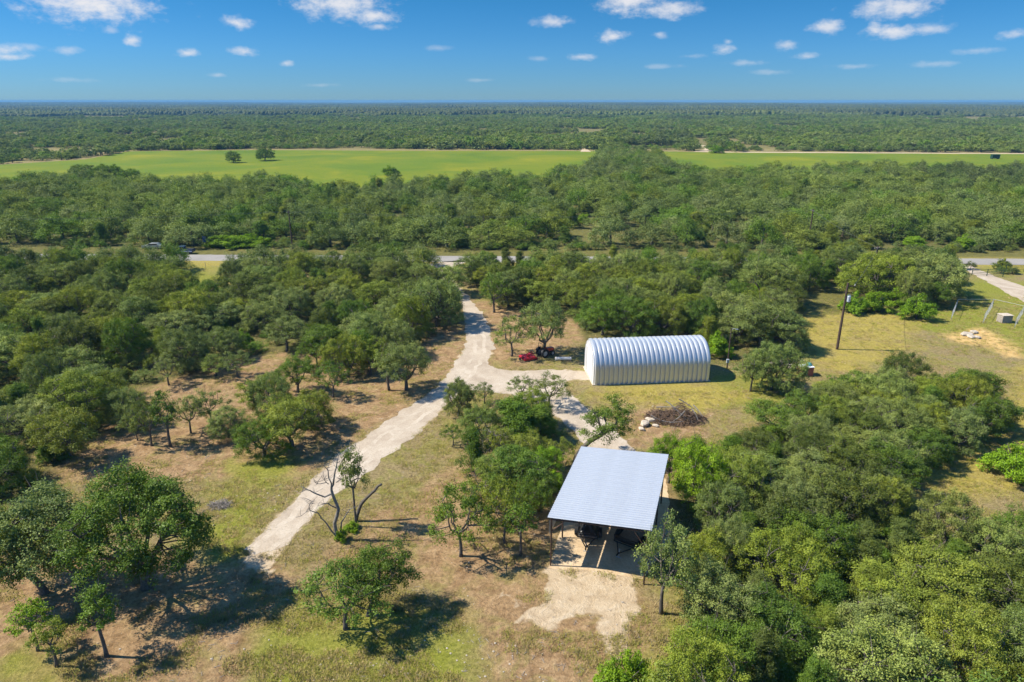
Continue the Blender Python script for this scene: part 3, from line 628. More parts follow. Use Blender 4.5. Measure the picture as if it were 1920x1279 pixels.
for y, x, kind, w_ in cand:
    px, py = proj(x, y, 3); inview = -30 < px < 1950 and 200 < py < 1330
    name = {'oak': 'live_oak_tree', 'cedar': 'cedar_tree', 'shrub': 'leafy_shrub'}[kind]
    r = RNG.random
    if kind == 'oak': h, w = 5.0+2.8*r(), 5.6+3.6*r()
    elif kind == 'cedar': h, w = 4.0+2.0*r(), 3.6+1.8*r()
    else: h, w = 2.4+1.6*r(), 3.0+1.6*r()
    if w_ == 3: h *= .86; w *= .88
    if y > 165: h *= 1.2; w *= 1.6
    if not inview or COUNT.get(name, 0) >= lim[kind]:
        REST.append((x, y, h, w, kind)); continue
    if kind == 'oak': key = OAKS[RNG.integers(len(OAKS))]; tone = ['grey-green', 'grey-green', 'olive-green', 'deep green', 'pale olive', 'dark olive', 'olive-green'][RNG.integers(7)]
    elif kind == 'cedar': key = 'cedar%d' % RNG.integers(3); tone = ['deep green', 'dark olive', 'olive-green'][RNG.integers(3)]
    else: key = 'shrub%d' % RNG.integers(3); tone = 'fresh green' if r() < .75 else 'olive-green'
    plant(key, x, y, h, w, r()*6.28, tone)
# landmark trees in and beside the meadow
for bx, by, ty, cw, key, lab in ((438,305,280,34,'domed3','dark live oak standing alone in the meadow, the smaller of two'), (497,301,274,42,'spreading1','dark live oak standing alone in the meadow, the wider of two'),
                                 (732,329,305,38,'shrub1','round bright green bush at the near edge of the meadow'), (1053,332,304,38,'domed2','dark oak jutting into the meadow by the hedge line'),
                                 (158,340,304,62,'spreading0','old oak at the near meadow edge, first of three joined oaks'), (204,343,303,66,'spreading2','old oak at the near meadow edge, middle of three joined oaks'), (246,345,312,50,'domed4','old oak at the near meadow edge, last of three joined oaks'), (1342,287,268,34,'shrub2','pale green bush at the far meadow edge by the dirt track')):
    P(key, bx, by, ty, cw, None, 'deep green' if key[0] != 's' or key[1] == 'p' else 'fresh green', lab)
print('trees', COUNT, 'rest', len(REST))

# ------------------------------------------------------------------ masses: the rest of the woods and the far forest (geometry-node instances, kind stuff)
def lone(name, me): return bpy.data.objects.new(name, me)
def proto_collection(name, objs):
    c = bpy.data.collections.new(name)
    for o in objs: c.objects.link(o)
    return c
def far_tree(i, n, L, H=6.6, R=4.0, kind='oak'):
    rng = np.random.default_rng(400+i); cen = []
    for _ in range(40 if n > 2000 else 22):
        a = rng.uniform(0, 6.283); u = math.sqrt(rng.uniform(0, 1)); rho = R*u*(.9+.15*math.sin(2*a+i)); cen.append((rho*math.cos(a), rho*math.sin(a), H*(.10+.72*math.sqrt(max(0, 1-u*u))*rng.uniform(.45, 1.05)+.02)))
    V, Fc, T = crown_np(rng, np.array(cen), rng.uniform(.9, 1.5, len(cen)), 8, max(3, n//len(cen)//8), L, L*.6)
    mb = MB(); mb.tube([(0, 0, -.2), (.1, 0, H*.25), (.2, .1, H*.6)], [.3, .24, .12], 5)
    tv = np.array(mb.v); k = len(V)
    quads = np.array([[a+k for a in f] for f in mb.f if len(f) == 4])
    return lone('proto', mesh_np(f'wood_tree{i}', np.vstack([V, tv]), [(Fc, 0), (quads, 1)], [M['leaf_wood'], M['bark']], False, {'tint': ('FLOAT', np.concatenate([T, np.full(len(tv), .5)]))}))
def instancer(name, pts, scales, rots, idx, coll, label, cat, kind='stuff'):
    me = bpy.data.meshes.new(name); me.vertices.add(len(pts)); me.vertices.foreach_set('co', np.asarray(pts, dtype=np.float32).ravel())
    for k, typ, arr, f in (('sc', 'FLOAT_VECTOR', scales, 'vector'), ('rz', 'FLOAT', rots, 'value'), ('ix', 'INT', idx, 'value')):
        a = me.attributes.new(k, typ, 'POINT'); a.data.foreach_set(f, np.asarray(arr, dtype=np.int32 if typ == 'INT' else np.float32).ravel())
    ob = link(name, me); tag(ob, label, cat, kind=kind)
    g = bpy.data.node_groups.new(name, 'GeometryNodeTree'); g.interface.new_socket('Geometry', in_out='INPUT', socket_type='NodeSocketGeometry'); g.interface.new_socket('Geometry', in_out='OUTPUT', socket_type='NodeSocketGeometry')
    gi = N(g, 'NodeGroupInput'); gout = N(g, 'NodeGroupOutput'); iop = N(g, 'GeometryNodeInstanceOnPoints'); ci = N(g, 'GeometryNodeCollectionInfo')
    ci.inputs['Collection'].default_value = coll; ci.inputs['Separate Children'].default_value = True; ci.inputs['Reset Children'].default_value = True
    def attr(nm, dt): a = N(g, 'GeometryNodeInputNamedAttribute', data_type=dt); a.inputs[0].default_value = nm; return a.outputs[0]
    cx = N(g, 'ShaderNodeCombineXYZ'); g.links.new(attr('rz', 'FLOAT'), cx.inputs[2])
    m2p = N(g, 'GeometryNodeMeshToPoints')
    g.links.new(gi.outputs[0], m2p.inputs[0]); g.links.new(m2p.outputs[0], iop.inputs['Points']); g.links.new(ci.outputs[0], iop.inputs['Instance'])
    iop.inputs['Pick Instance'].default_value = True; g.links.new(attr('ix', 'INT'), iop.inputs['Instance Index'])
    g.links.new(cx.outputs[0], iop.inputs['Rotation']); g.links.new(attr('sc', 'FLOAT_VECTOR'), iop.inputs['Scale'])
    g.links.new(iop.outputs[0], gout.inputs[0])
    md = ob.modifiers.new('scatter', 'NODES'); md.node_group = g
    return ob
MID = proto_collection('mid_trees', [far_tree(i, 6400, .25) for i in range(5)])
FAR = proto_collection('far_trees', [far_tree(10+i, 1100, .58, 6.0, 4.4) for i in range(4)])
# remaining trees of the near woods, plus a margin outside the frame
for w_, sep, nt_ in ((0, 3.6, 9000), (1, 3.6, 5000), (2, 3.6, 2500), (3, 2.8, 7000), (4, 4.6, 45000), (5, 5.0, 6000)):
    for x, y in scatter(WOODS[w_], sep, nt_, 340+w_): REST.append((x, y, RNG.uniform(1.4, 2.8), RNG.uniform(2.2, 4.2), 'under'))
for k in range(900):
    x, y = road_pt(RNG.uniform(-170, 170), RNG.uniform(10, 17) if RNG.random() < .75 else RNG.uniform(-13, -10))
    if vnoise(np.array([x]), np.array([y]), 9, 71)[0] > .46 and not any(inpoly(np.array([x]), np.array([y]), q)[0] for q in CLEAR+[DRIVE]): REST.append((x, y, RNG.uniform(1.3, 2.8), RNG.uniform(1.8, 3.6), 'under'))
for k in range(520):                                        # bushes along the far margin of the meadow
    px = RNG.uniform(-60, 1980); py = np.interp(px, [-60, 160, 240, 480, 1135, 1345, 1920], [306, 296, 281.5, 278.5, 280, 282.5, 285])+RNG.uniform(-3.0, .4)
    if vnoise(np.array([px]), np.array([0.]), 40, 73)[0] > .3 and not (1300 < px < 1350 or 1085 < px < 1105): x, y = at(px, py); REST.append((x, y, RNG.uniform(2.0, 4.5), RNG.uniform(4, 9), 'under'))
pts = [(x, y, 0) for x, y, h, w, k in REST]; scs = [(w/9.0, w/9.0, h/7.0) for x, y, h, w, k in REST]
instancer('woodland', pts, scs, RNG.uniform(0, 6.28, len(pts)), RNG.integers(0, 5, len(pts)), MID, 'dense oak wood on both sides of the county road below the meadow', 'wood')
# forest beyond the meadow
def wedge(n, r0, r1, half, seed):
    rng = np.random.default_rng(seed); r = np.sqrt(rng.uniform(r0*r0, r1*r1, n)); a = rng.uniform(-half, half, n); return r*np.sin(a), r*np.cos(a)
X, Y = wedge(42000, 330, 1700, .82, 5)
dpt = Y*cp+CAMH*sp; ppx = 960+FPX*X/dpt; ppy = 639.5-FPX*(Y*sp-CAMH*cp)/dpt
ok = (ppy < np.interp(ppx, [-600, 0, 160, 240, 480, 1135, 1240, 1345, 1920, 2600], [324, 308, 298, 283, 280, 281, 282, 284, 286.5, 290])) & ~inpoly(X, Y, FIELD_L) & ~inpoly(X, Y, FIELD_R)
hole = vnoise(X, Y, 38, 91)*.6+vnoise(X, Y, 130, 92)*.4
ok &= (hole > .33+.14*(vnoise(X, Y, 500, 93) > .55))
for tr in ([(1305,268),(1330,268),(1340,290),(1300,290)], [(1085,270),(1102,270),(1110,290),(1085,290)]): ok &= ~inpoly(X, Y, gp(tr))
X, Y = X[ok], Y[ok]; n = len(X); hsz = .55+.95*vnoise(X, Y, 32, 94)**1.3
sc = np.stack([hsz*RNG.uniform(.9, 1.5, n), hsz*RNG.uniform(.9, 1.5, n), hsz*RNG.uniform(.8, 1.15, n)], 1)
instancer('forest', np.stack([X, Y, np.array([far_z(a, b) for a, b in zip(X, Y)])], 1), sc, RNG.uniform(0, 6.28, n), RNG.integers(0, 4, n), FAR, 'unbroken green forest stretching from the meadow towards the horizon', 'forest')
# still farther: woodland patches 160 m across
def patch(i):
    rng = np.random.default_rng(500+i); ico = [(0, 0, 1)]+[(.894*math.cos(k*1.2566), .894*math.sin(k*1.2566), .447) for k in range(5)]+[(.894*math.cos(k*1.2566+.628), .894*math.sin(k*1.2566+.628), -.447) for k in range(5)]
    tf = np.array([(0, 1+k, 1+(k+1) % 5) for k in range(5)]+[(1+k, 6+k, 1+(k+1) % 5) for k in range(5)]+[(1+(k+1) % 5, 6+k, 6+(k+1) % 5) for k in range(5)])
    ico = np.array(ico); Vs, Fs, T = [], [], []
    for k in range(520):
        x, y = rng.uniform(-84, 84, 2)
        if vnoise(np.array([x]), np.array([y]), 30, 600+i)[0] < .33: continue
        r = rng.uniform(3, 6.2); V = ico*np.array([r, r, r*rng.uniform(.7, 1.0)])*rng.uniform(.75, 1.25, (11, 1)) + np.array([x, y, r*.55])
        Fs.append(tf+11*len(Vs)); Vs.append(V); T.append(np.full(11, rng.uniform(.2, .8)))
    return lone('proto', mesh_np(f'wood_patch{i}', np.concatenate(Vs), [(np.concatenate(Fs), 0)], [M['canopy']], True, {'tint': ('FLOAT', np.concatenate(T))}))
PATCH = proto_collection('far_patches', [patch(i) for i in range(4)])
gxp = [(x, y) for y in np.arange(1650, 9800, 150) for x in np.arange(-8600, 8601, 150) if abs(x) < y*.95+150 and math.hypot(x, y) > 1600]
gxp = np.array(gxp)+RNG.uniform(-25, 25, (len(gxp), 2))
gxp = gxp[~((np.abs(gxp[:, 0]-at(180, 213.9)[0]) < 150) & (np.abs(gxp[:, 1]-at(180, 213.9)[1]) < 110))]
gxp = gxp[vnoise(gxp[:, 0], gxp[:, 1], 420, 96) > .1]
instancer('distant_forest', np.stack([gxp[:, 0], gxp[:, 1], np.array([far_z(a, b) for a, b in gxp])], 1), np.stack([np.ones(len(gxp)), np.ones(len(gxp)), RNG.uniform(.7, 1.5, len(gxp))], 1), RNG.integers(0, 4, len(gxp))*1.5708, RNG.integers(0, 4, len(gxp)), PATCH, 'hazy blue-green forest along the horizon', 'forest')

# ------------------------------------------------------------------ arched metal hut
hx, hy = 10.6, 82.1; hang = math.atan2(1.4, 15.5); HL, HWd, HWALL, HTOP = 15.5, 6.2, 2.3, 5.0
hu = Vector((math.cos(hang), math.sin(hang), 0)); hv = Vector((-hu.y, hu.x, 0))
hut = empty('arched_hut', Vector((hx, hy, 0))+hv*HWd/2, hang)
tag(hut, 'long arched corrugated silver metal hut with a pale end door', 'hut')
path = [(-HWd/2, 0), (-HWd/2, .8), (-HWd/2, 1.6), (-HWd/2, HWALL)] + [(-HWd/2*math.cos(a), HWALL+(HTOP-HWALL)*math.sin(a)) for a in np.linspace(0, math.pi, 33)[1:-1]] + [(HWd/2, HWALL), (HWd/2, 1.6), (HWd/2, .8), (HWd/2, 0)]
nrm = []
for i in range(len(path)):
    a = path[max(i-1, 0)]; b = path[min(i+1, len(path)-1)]; d = Vector((b[0]-a[0], b[1]-a[1])).normalized(); nrm.append((-d.y, d.x))
PW = HL/25
mb = MB(); prof = [(0, 0), (.10, 0), (.20, .19), (.42, .19), (.52, 0), (PW, 0)]
vs = [(q[0], p_[0]+n_[0]*q[1], p_[1]+n_[1]*q[1]) for p_, n_ in zip(path, nrm) for q in prof]
k = len(prof); mb.add(vs, [(i*k+j, i*k+j+1, (i+1)*k+j+1, (i+1)*k+j) for i in range(len(path)-1) for j in range(k-1)])
panel_me = mb.mesh('arch_panel', M['galv'])
for i in range(25): link('arch_panel', panel_me, hut).location = (i*PW+.001*(i % 2), 0, 0)
def end_wall(x, out, door):
    m_ = MB(); n = 30; ys = np.linspace(-HWd/2+.03, HWd/2-.03, n+1)
    top = lambda y: HWALL+(HTOP-HWALL)*math.sqrt(max(0, 1-(y/(HWd/2))**2))-.03
    for i in range(n):
        a, b = ys[i], ys[i+1]; z0 = 3.75 if door and abs((a+b)/2) < 1.75 else 0.0
        xx = x+out*(.025 if i % 2 else 0)
        m_.add([(xx, a, z0), (xx, b, z0), (xx, b, top(b)), (xx, a, top(a))], [(0, 1, 2, 3)])
    return m_.build('end_wall', M['galv_wall'], hut)
end_wall(.06, -1, True); end_wall(HL-.06, 1, False)
dm = MB()
for i in range(12): dm.box((.10, 0, .16+i*.305), (.05, 3.4, .285), bev=.012)
door = dm.build('overhead_door', M['white'], hut); door['kind'] = 'thing'; del door['kind']
fm = MB(); fm.box((.03, -1.8, 1.9), (.14, .14, 3.8)); fm.box((.03, 1.8, 1.9), (.14, .14, 3.8)); fm.box((.03, 0, 3.83), (.14, 3.74, .13)); fm.build('door_frame', M['white'], hut)
MB().box((HL/2, 0, .05), (HL+.3, HWd+.35, .1)).build('foundation', M['limestone'], hut)

# ------------------------------------------------------------------ open carport
cang = math.atan2(-2.4, 7.4); PWD, PLN = 7.78, 12.0
port = empty('open_carport', (2.85, 45.4, 0), cang); tag(port, 'open steel carport with ribbed silver roof on brown posts', 'carport')
rz_ = lambda x: 4.5+.5*x/PWD
sw = PLN/13; mb = MB(); prof = []
for j in range(3):
    y0 = j*sw/3; prof += [(y0, 0), (y0+.13, 0), (y0+.19, .10), (y0+.235, .10), (y0+.295, 0)]
prof.append((sw, 0)); xs = [-.1, PWD*.33, PWD*.66, PWD+.1]
vs = [(x, q[0], rz_(x)+q[1]) for x in xs for q in prof]; k = len(prof)
mb.add(vs, [(i*k+j, (i+1)*k+j, (i+1)*k+j+1, i*k+j+1) for i in range(3) for j in range(k-1)])
sheet_me = mb.mesh('roof_sheet', M['roofmetal'])
for i in range(13): link('roof_sheet', sheet_me, port).location = (0, i*sw, .002*(i % 2))
for x in (.2, PWD-.2):
    for y in (.12, 4.0, 8.0, PLN-.15): MB().tube([(x, y, -.1), (x, y, rz_(x)-.28)], .065, 8).build('post', M['steelbrown'], port)
    MB().box((x, PLN/2, rz_(x)-.2), (.12, PLN-.1, .16)).build('beam', M['steelbrown'], port)
    s_ = 1 if x < 1 else -1
    MB().tube([(x, .12, 3.2), (x+s_*1.0, .12, rz_(x+s_)-.3)], .045, 6).build('knee_brace', M['steelbrown'], port)
for y in (.12, 4.0, 8.0, PLN-.15): MB().tube([(.26, y, rz_(.26)-.2), (PWD-.26, y, rz_(PWD-.26)-.2)], .06, 6).build('rafter', M['steelbrown'], port)
for x in np.linspace(.9, PWD-.9, 5): MB().box((x, PLN/2, rz_(x)-.075), (.06, PLN-.1, .11)).build('purlin', M['steelbrown'], port)
for x, z0, z1 in ((.06, 2.85, 4.2), (PWD-.06, 3.2, 4.65)):
    for i in range(4):
        m_ = MB(); y0, y1 = i*3.0+.01, i*3.0+2.99; n = 16
        for j in range(n):
            a = y0+(y1-y0)*j/n; b = y0+(y1-y0)*(j+1)/n; m_.add([(x+.02*(j % 2), a, z0), (x+.02*(j % 2), b, z0), (x+.02*(j % 2), b, z1), (x+.02*(j % 2), a, z1)], [(0, 1, 2, 3)])
        m_.build('side_sheet', M['roofmetal'], port)

# ------------------------------------------------------------------ trailers under the carport
def wheel(parent, loc, r, w, rim='greymetal', axis='y'):
    ax = Vector((0, 1, 0))*w/2; pr = [(-w/2, r*.62), (-w/2, r*.9), (-w*.36, r), (w*.36, r), (w/2, r*.9), (w/2, r*.62)]; n = 20; m_ = MB()
    vs = [(rr*math.cos(6.2832*k/n), y, rr*math.sin(6.2832*k/n)) for y, rr in pr for k in range(n)]; L_ = len(pr)
    m_.add(vs, [(i*n+k, i*n+(k+1) % n, (i+1)*n+(k+1) % n, (i+1)*n+k) for i in range(L_-1) for k in range(n)])
    o_ = m_.build('wheel', M['rubber'], parent); o_.location = loc
    m2 = MB(); m2.tube([(0, -w*.3, 0), (0, w*.3, 0)], r*.63, 16); m2.tube([(0, -w*.42, 0), (0, w*.42, 0)], r*.2, 8); m2.build('rim', M[rim], o_)
    return o_
def trailer(x, y, rz, L, Wd, rail, label):
    t_ = empty('utility_trailer', (x, y, 0), rz); tag(t_, label, 'trailer')         # local +y is the deck, tongue points to -y
    f = MB()
    for s_ in (-1, 1): f.box((s_*(Wd/2-.04), L/2, .52), (.08, L, .1))
    for yy in (.04, L/2, L-.04): f.box((0, yy, .50), (Wd-.17, .08, .06))
    f.build('frame', M['black'], t_)
    n = 8
    for i in range(n):
        w_ = (Wd-.2)/n; MB().box((-(Wd-.2)/2+w_*(i+.5), L/2, .575), (w_-.015, L-.1, .035)).build('plank', M['plank'], t_)
    r_ = MB()
    for s_ in (-1, 1):
        r_.box((s_*(Wd/2-.03), L/2, .60+rail), (.05, L, .05))
        for yy in np.linspace(.05, L-.05, 5): r_.box((s_*(Wd/2-.03), yy, .585+rail/2), (.045, .045, rail-.04))
    r_.box((0, .03, .60+rail), (Wd-.13, .05, .05)); r_.box((0, .03, .6+rail/2), (Wd-.13, .03, .04)); r_.build('side_rail', M['black'], t_)
    if rail > .4:
        for s_ in (-1, 1): MB().box((s_*(Wd/2-.065), L/2, .585+rail/2), (.02, L-.12, rail-.06)).build('side_panel', M['black'], t_)
        MB().box((0, .06, .585+rail/2), (Wd-.2, .02, rail-.06)).build('front_panel', M['black'], t_)
    for s_ in (-1, 1):
        q = wheel(t_, (s_*(Wd/2+.16), L*.45, .38), .38, .24); q.rotation_euler = (0, 0, math.pi/2)
        fd = MB(); fd.prism([(L*.45+.50*math.cos(a), .38+.50*math.sin(a)) for a in np.linspace(.2, math.pi-.2, 9)] + [(L*.45+.47*math.cos(a), .38+.47*math.sin(a)) for a in np.linspace(math.pi-.2, .2, 9)], s_*(Wd/2+.02), s_*(Wd/2+.28), 'x'); fd.build('fender', M['black'], t_)
    g = MB(); g.tube([(-Wd*.35, .02, .5), (0, -1.3, .48)], .05, 6); g.tube([(Wd*.35, .02, .5), (0, -1.3, .48)], .05, 6); g.tube([(0, -1.25, .48), (0, -1.6, .48)], .06, 6); g.build('tongue', M['black'], t_)
    j = MB(); j.tube([(.0, -1.15, .0), (0, -1.15, .85)], .035, 6); j.tube([(-.22, -1.15, .03), (.22, -1.15, .03)], .03, 6); j.tube([(0, -1.15, .82), (.2, -1.15, .82)], .02, 6); j.build('jack', M['greymetal'], t_)
    return t_
tx, ty = at(1101, 1033)
tl = trailer(tx+.1, ty+1.05, cang+.12, 2.4, 1.75, .35, 'black utility trailer with a dark tarped load under the carport')
rngt = np.random.default_rng(3); m_ = MB(); nx, ny = 13, 17
hh = lambda u, v: .64+(.75*min(1, 3.2*u, 3.2*(1-u), 3*v, 3*(1-v)))*(.75+.25*math.sin(7*u+2*v)*math.cos(5*v))+.04*math.sin(23*u+17*v)
vs = [(-.78+1.56*i/(nx-1), .12+2.15*j/(ny-1), hh(i/(nx-1), j/(ny-1))) for j in range(ny) for i in range(nx)]
m_.add(vs, [(j*nx+i, j*nx+i+1, (j+1)*nx+i+1, (j+1)*nx+i) for j in range(ny-1) for i in range(nx-1)])
ring = [i for i in range(nx)]+[j*nx+nx-1 for j in range(1, ny)]+[(ny-1)*nx+i for i in range(nx-2, -1, -1)]+[j*nx for j in range(ny-2, 0, -1)]
b0 = len(m_.v); m_.v += [(m_.v[i][0], m_.v[i][1], .594) for i in ring]; m_.f += [(ring[(q+1) % len(ring)], ring[q], b0+q, b0+(q+1) % len(ring)) for q in range(len(ring))]; m_.f.append(tuple(b0+q for q in range(len(ring))))
tp_ = m_.build('tarped_load', M['tarp'], None, True); tp_.location = tl.location; tp_.rotation_euler = tl.rotation_euler; tag(tp_, 'lumpy load under black tarpaulin on the trailer', 'load')
tx, ty = at(1167, 1046)
trailer(tx+.35, ty+1.0, cang-.28, 2.7, 2.1, .5, 'empty black utility trailer with rails and jack under the carport')

# ------------------------------------------------------------------ tractor and mower
tx, ty = at(1013, 671); tr = empty('tractor', (tx+.7, ty+.9, 0), math.radians(35)); tag(tr, 'small orange tractor with black tyres parked under an oak', 'tractor')
for s_ in (-1, 1):
    wheel(tr, (-.55, s_*.72, .68), .68, .36, 'greymetal'); wheel(tr, (1.15, s_*.62, .42), .42, .24, 'greymetal')
    f = MB(); f.prism([(-.55+.80*math.cos(a), .68+.80*math.sin(a)) for a in np.linspace(.3, 2.7, 9)]+[(-.55+.75*math.cos(a), .68+.75*math.sin(a)) for a in np.linspace(2.7, .3, 9)], s_*.52, s_*.9, 'y'); f.build('fender', M['black'], tr)
    MB().box((1.68, s_*.22, 1.05), (.03, .16, .12), bev=.01).build('headlight', M['porcelain'], tr)
h = MB(); h.prism([(.25, .75), (1.65, .75), (1.68, .95), (1.6, 1.22), (.25, 1.32)], -.33, .33, 'y'); h.build('hood', M['orange'], tr)
c_ = MB(); c_.box((.45, 0, .58), (2.2, .44, .34), bev=.04); c_.box((1.15, 0, .42), (.14, 1.1, .14)); c_.box((-.55, 0, .68), (.2, 1.2, .2)); c_.build('chassis', M['black'], tr)
s = MB(); s.box((-.55, 0, 1.08), (.5, .5, .12), bev=.04); s.box((-.78, 0, 1.32), (.12, .5, .45), bev=.04); s.build('seat', M['black'], tr)
w_ = MB(); w_.tube([(.05+.17*math.cos(a)*.8, .19*math.sin(a), 1.42+.17*math.cos(a)*.5) for a in np.linspace(0, 6.283, 15)], .02, 5, False); w_.tube([(.3, 0, 1.2), (.05, 0, 1.42)], .025, 5); w_.build('steering_wheel', M['black'], tr)
r = MB(); r.tube([(-.95, -.5, .8), (-.95, -.5, 2.25), (-.95, -.42, 2.35), (-.95, .42, 2.35), (-.95, .5, 2.25), (-.95, .5, .8)], .04, 6); r.build('roll_bar', M['black'], tr)
MB().tube([(1.2, .2, 1.2), (1.2, .2, 1.75)], .03, 6).build('exhaust', M['black'], tr)
tr.scale = (.88, .88, .88)
mw = empty('rotary_mower', (at(990, 674)[0], at(990, 674)[1]+.3, 0), math.radians(28)); tag(mw, 'red rotary mower deck hitched behind the orange tractor', 'mower')
d = MB(); d.prism([(-1.0, .12), (1.0, .12), (1.0, .34), (.8, .42), (-.8, .42), (-1.0, .34)], -.95, .95, 'y'); d.build('deck', M['red'], mw)
MB().box((0, 0, .56), (.4, .4, .28), bev=.04).build('gearbox', M['red'], mw)
a = MB(); a.tube([(.9, -.45, .42), (.55, 0, 1.05)], .045, 6); a.tube([(.9, .45, .42), (.55, 0, 1.05)], .045, 6); a.tube([(.55, 0, 1.05), (-.8, 0, .5)], .04, 6); a.build('hitch_frame', M['red'], mw)
wheel(mw, (-1.3, 0, .2), .2, .12); MB().tube([(-1.3, 0, .2), (-1.1, 0, .45), (-.8, 0, .45)], .04, 6).build('tail_wheel_arm', M['black'], mw)
MB().tube([(.2, 0, .58), (1.35, 0, .7)], .04, 6).build('drive_shaft', M['black'], mw)
px_, py_ = at(1056, 676); cu = MB(); n = 24
cu.tube([(px_-1.15+2.3*i/46, py_+.08*math.sin(i*.06), .26) for i in range(47)], [.24+.025*(i % 2) for i in range(47)], 12); tag(cu.build('culvert_pipe', M['porcelain'], None), 'pale ribbed culvert pipe lying in the grass by the hut', 'pipe')

# ------------------------------------------------------------------ poles and wires
def pole(name, x, y, h, r, label, arm=None, rz=0.0, mat='polewood', group=None):
    e = empty(name, (x, y, 0), rz); tag(e, label, 'pole', group)
    MB().tube([(0, 0, -.3), (0, 0, h)], [r*1.25, r*.85], 10).build('shaft', M[mat], e)
    if arm:
        MB().box((0, .16, h-.5), (arm, .1, .13)).build('crossarm', M['polewood'], e)
        for q in (-.45, 0, .45): MB().tube([(q*arm, .16, h-.44), (q*arm, .16, h-.34), (q*arm, .16, h-.28)], [.05, .06, .03], 8).build('insulator', M['porcelain'], e)
    return e
sx_, sy_ = 48.5, 95.7
sp_ = pole('utility_pole', sx_, sy_, 10.2, .16, 'tall brown utility pole with grey transformer in the golden clearing', None)
tf_ = MB(); tf_.tube([(.42, -.1, 7.35), (.42, -.1, 7.45), (.42, -.1, 8.2), (.42, -.1, 8.3)], [.2, .27, .27, .22], 14); tf_.build('transformer', M['transformer'], sp_)
for q in (-.1, .1): MB().tube([(.42+q, -.1, 8.28), (.42+q, -.1, 8.55)], .04, 6).build('bushing', M['porcelain'], sp_)
MB().box((.5, 0, 9.7), (1.3, .09, .1)).build('crossarm', M['polewood'], sp_); MB().tube([(1.05, 0, 9.75), (1.05, 0, 10.0)], .05, 6).build('insulator', M['porcelain'], sp_)
lp = pole('light_pole', 29.7, 87.7, 5.9, .08, 'slim dark light pole with meter box at the hut end', mat='polewood')
b_ = MB(); b_.tube([(0, 0, 5.75), (.35, -.1, 5.95), (.6, -.15, 5.9)], .03, 6); b_.build('lamp_arm', M['greymetal'], lp); MB().box((.7, -.17, 5.85), (.36, .2, .12), bev=.03).build('lamp_head', M['greymetal'], lp)
MB().box((-.05, -.16, 1.25), (.35, .2, .55), bev=.02).build('meter_box', M['transformer'], lp)
pA = pole('utility_pole', -54.8, 168.5, 9.6, .15, 'brown roadside utility pole standing among shrubs past the blue sign', 1.8, math.pi/2)
pB = pole('utility_pole', 76.0, 173.5, 9.2, .15, 'brown roadside utility pole before the wood across the county road', 1.8, math.pi/2)
pC = pole('utility_pole', 71.0, 131.0, 8.4, .15, 'brown utility pole rising among oaks between the clearing and road', 1.4, .5)
pL = pole('utility_pole', -190, 164.5, 9.6, .15, 'brown roadside utility pole far down the county road', 1.8, math.pi/2)
def wire(a, b, sag, label, r=.022):
    pts = [Vector(a).lerp(Vector(b), s_)+Vector((0, 0, -sag*4*s_*(1-s_))) for s_ in np.linspace(0, 1, 17)]
    tag(MB().tube(pts, r, 4).build('power_wire', M['wire'], None), label, 'wire', 'overhead power wires')
for off, nm in ((-.8, 'lower'), (.8, 'upper')):
    wire((-190, 164.5+off, 9.35), (-54.8, 168.5+off, 9.35), 1.6, f'thin {nm} overhead wire along the county road, western span'); wire((-54.8, 168.5+off, 9.35), (76, 173.5+off, 8.95), 1.6, f'thin {nm} overhead wire along the county road, middle span')
wire((76, 173.5, 8.9), (71, 131, 8.1), .5, 'thin overhead wire crossing the county road between two poles'); wire((71, 131, 8.1), (sx_+1.05, sy_, 10.0), .6, 'thin overhead wire running to the transformer pole')

# ------------------------------------------------------------------ road vehicles, sign, fences
def vehicle(name, x, y, rz, body, label, cat, truck=True):
    e = empty(name, (x, y, 0), rz); tag(e, label, cat)
    b = MB(); L2 = 2.7 if truck else 2.3
    if truck: b.prism([(-L2, .45), (L2, .45), (L2+.05, .8), (L2-.1, 1.08), (1.2, 1.16), (-.75, 1.16), (-.75, 1.14), (-L2, 1.12)], -.95, .95, 'y')
    else: b.prism([(-L2, .4), (L2, .4), (L2+.03, .7), (L2-.2, .92), (1.0, 1.0), (-1.9, 1.02), (-L2, .95)], -.88, .88, 'y')
    b.build('body', M[body], e)
    c = MB(); c.prism([(-.7, 1.14), (1.25, 1.14), (.75, 1.78), (.45, 1.85), (-.5, 1.85), (-.66, 1.75)] if truck else [(-2.0, 1.0), (1.1, .98), (.4, 1.45), (-1.3, 1.48)], -.84, .84, 'y'); c.build('cab', M[body], e)
    for s_ in (-1, 1):
        g = MB(); g.prism([(-.55, 1.22), (1.0, 1.22), (.66, 1.70), (-.52, 1.70)] if truck else [(-1.7, 1.04), (.85, 1.04), (.35, 1.38), (-1.2, 1.40)], s_*.845, s_*.855, 'y'); g.build('side_window', M['glass_dark'], e)
        for xx in ((-1.7, 1.75) if truck else (-1.4, 1.45)): wheel(e, (xx, s_*.86, .38), .38, .24, 'chrome')
        MB().box((L2-.02, s_*.68, .88), (.06, .3, .16), bev=.02).build('headlight', M['porcelain'], e)
    w = MB(); w.add([(1.22, -.74, 1.2), (1.22, .74, 1.2), (.82, .7, 1.72), (.82, -.7, 1.72)] if truck else [(1.06, -.7, 1.03), (1.06, .7, 1.03), (.5, .66, 1.4), (.5, -.66, 1.4)], [(0, 1, 2, 3)]); w.build('windscreen', M['glass_dark'], e).location = (.03, 0, .03)
    if truck: MB().box((-1.75, 0, 1.135), (1.7, 1.6, .06)).build('bed_cover', M['black'], e)
    return e
vx, vy = at(343, 475.5); vt = vehicle('pickup_truck', vx, vy, math.pi+.03, 'carblue', 'dark blue pickup parked on the far verge of the county road', 'truck')
st = MB(); st.box((0, 0, .72), (5.2, 1.93, .16)); st.build('side_stripe', M['carwhite'], vt)
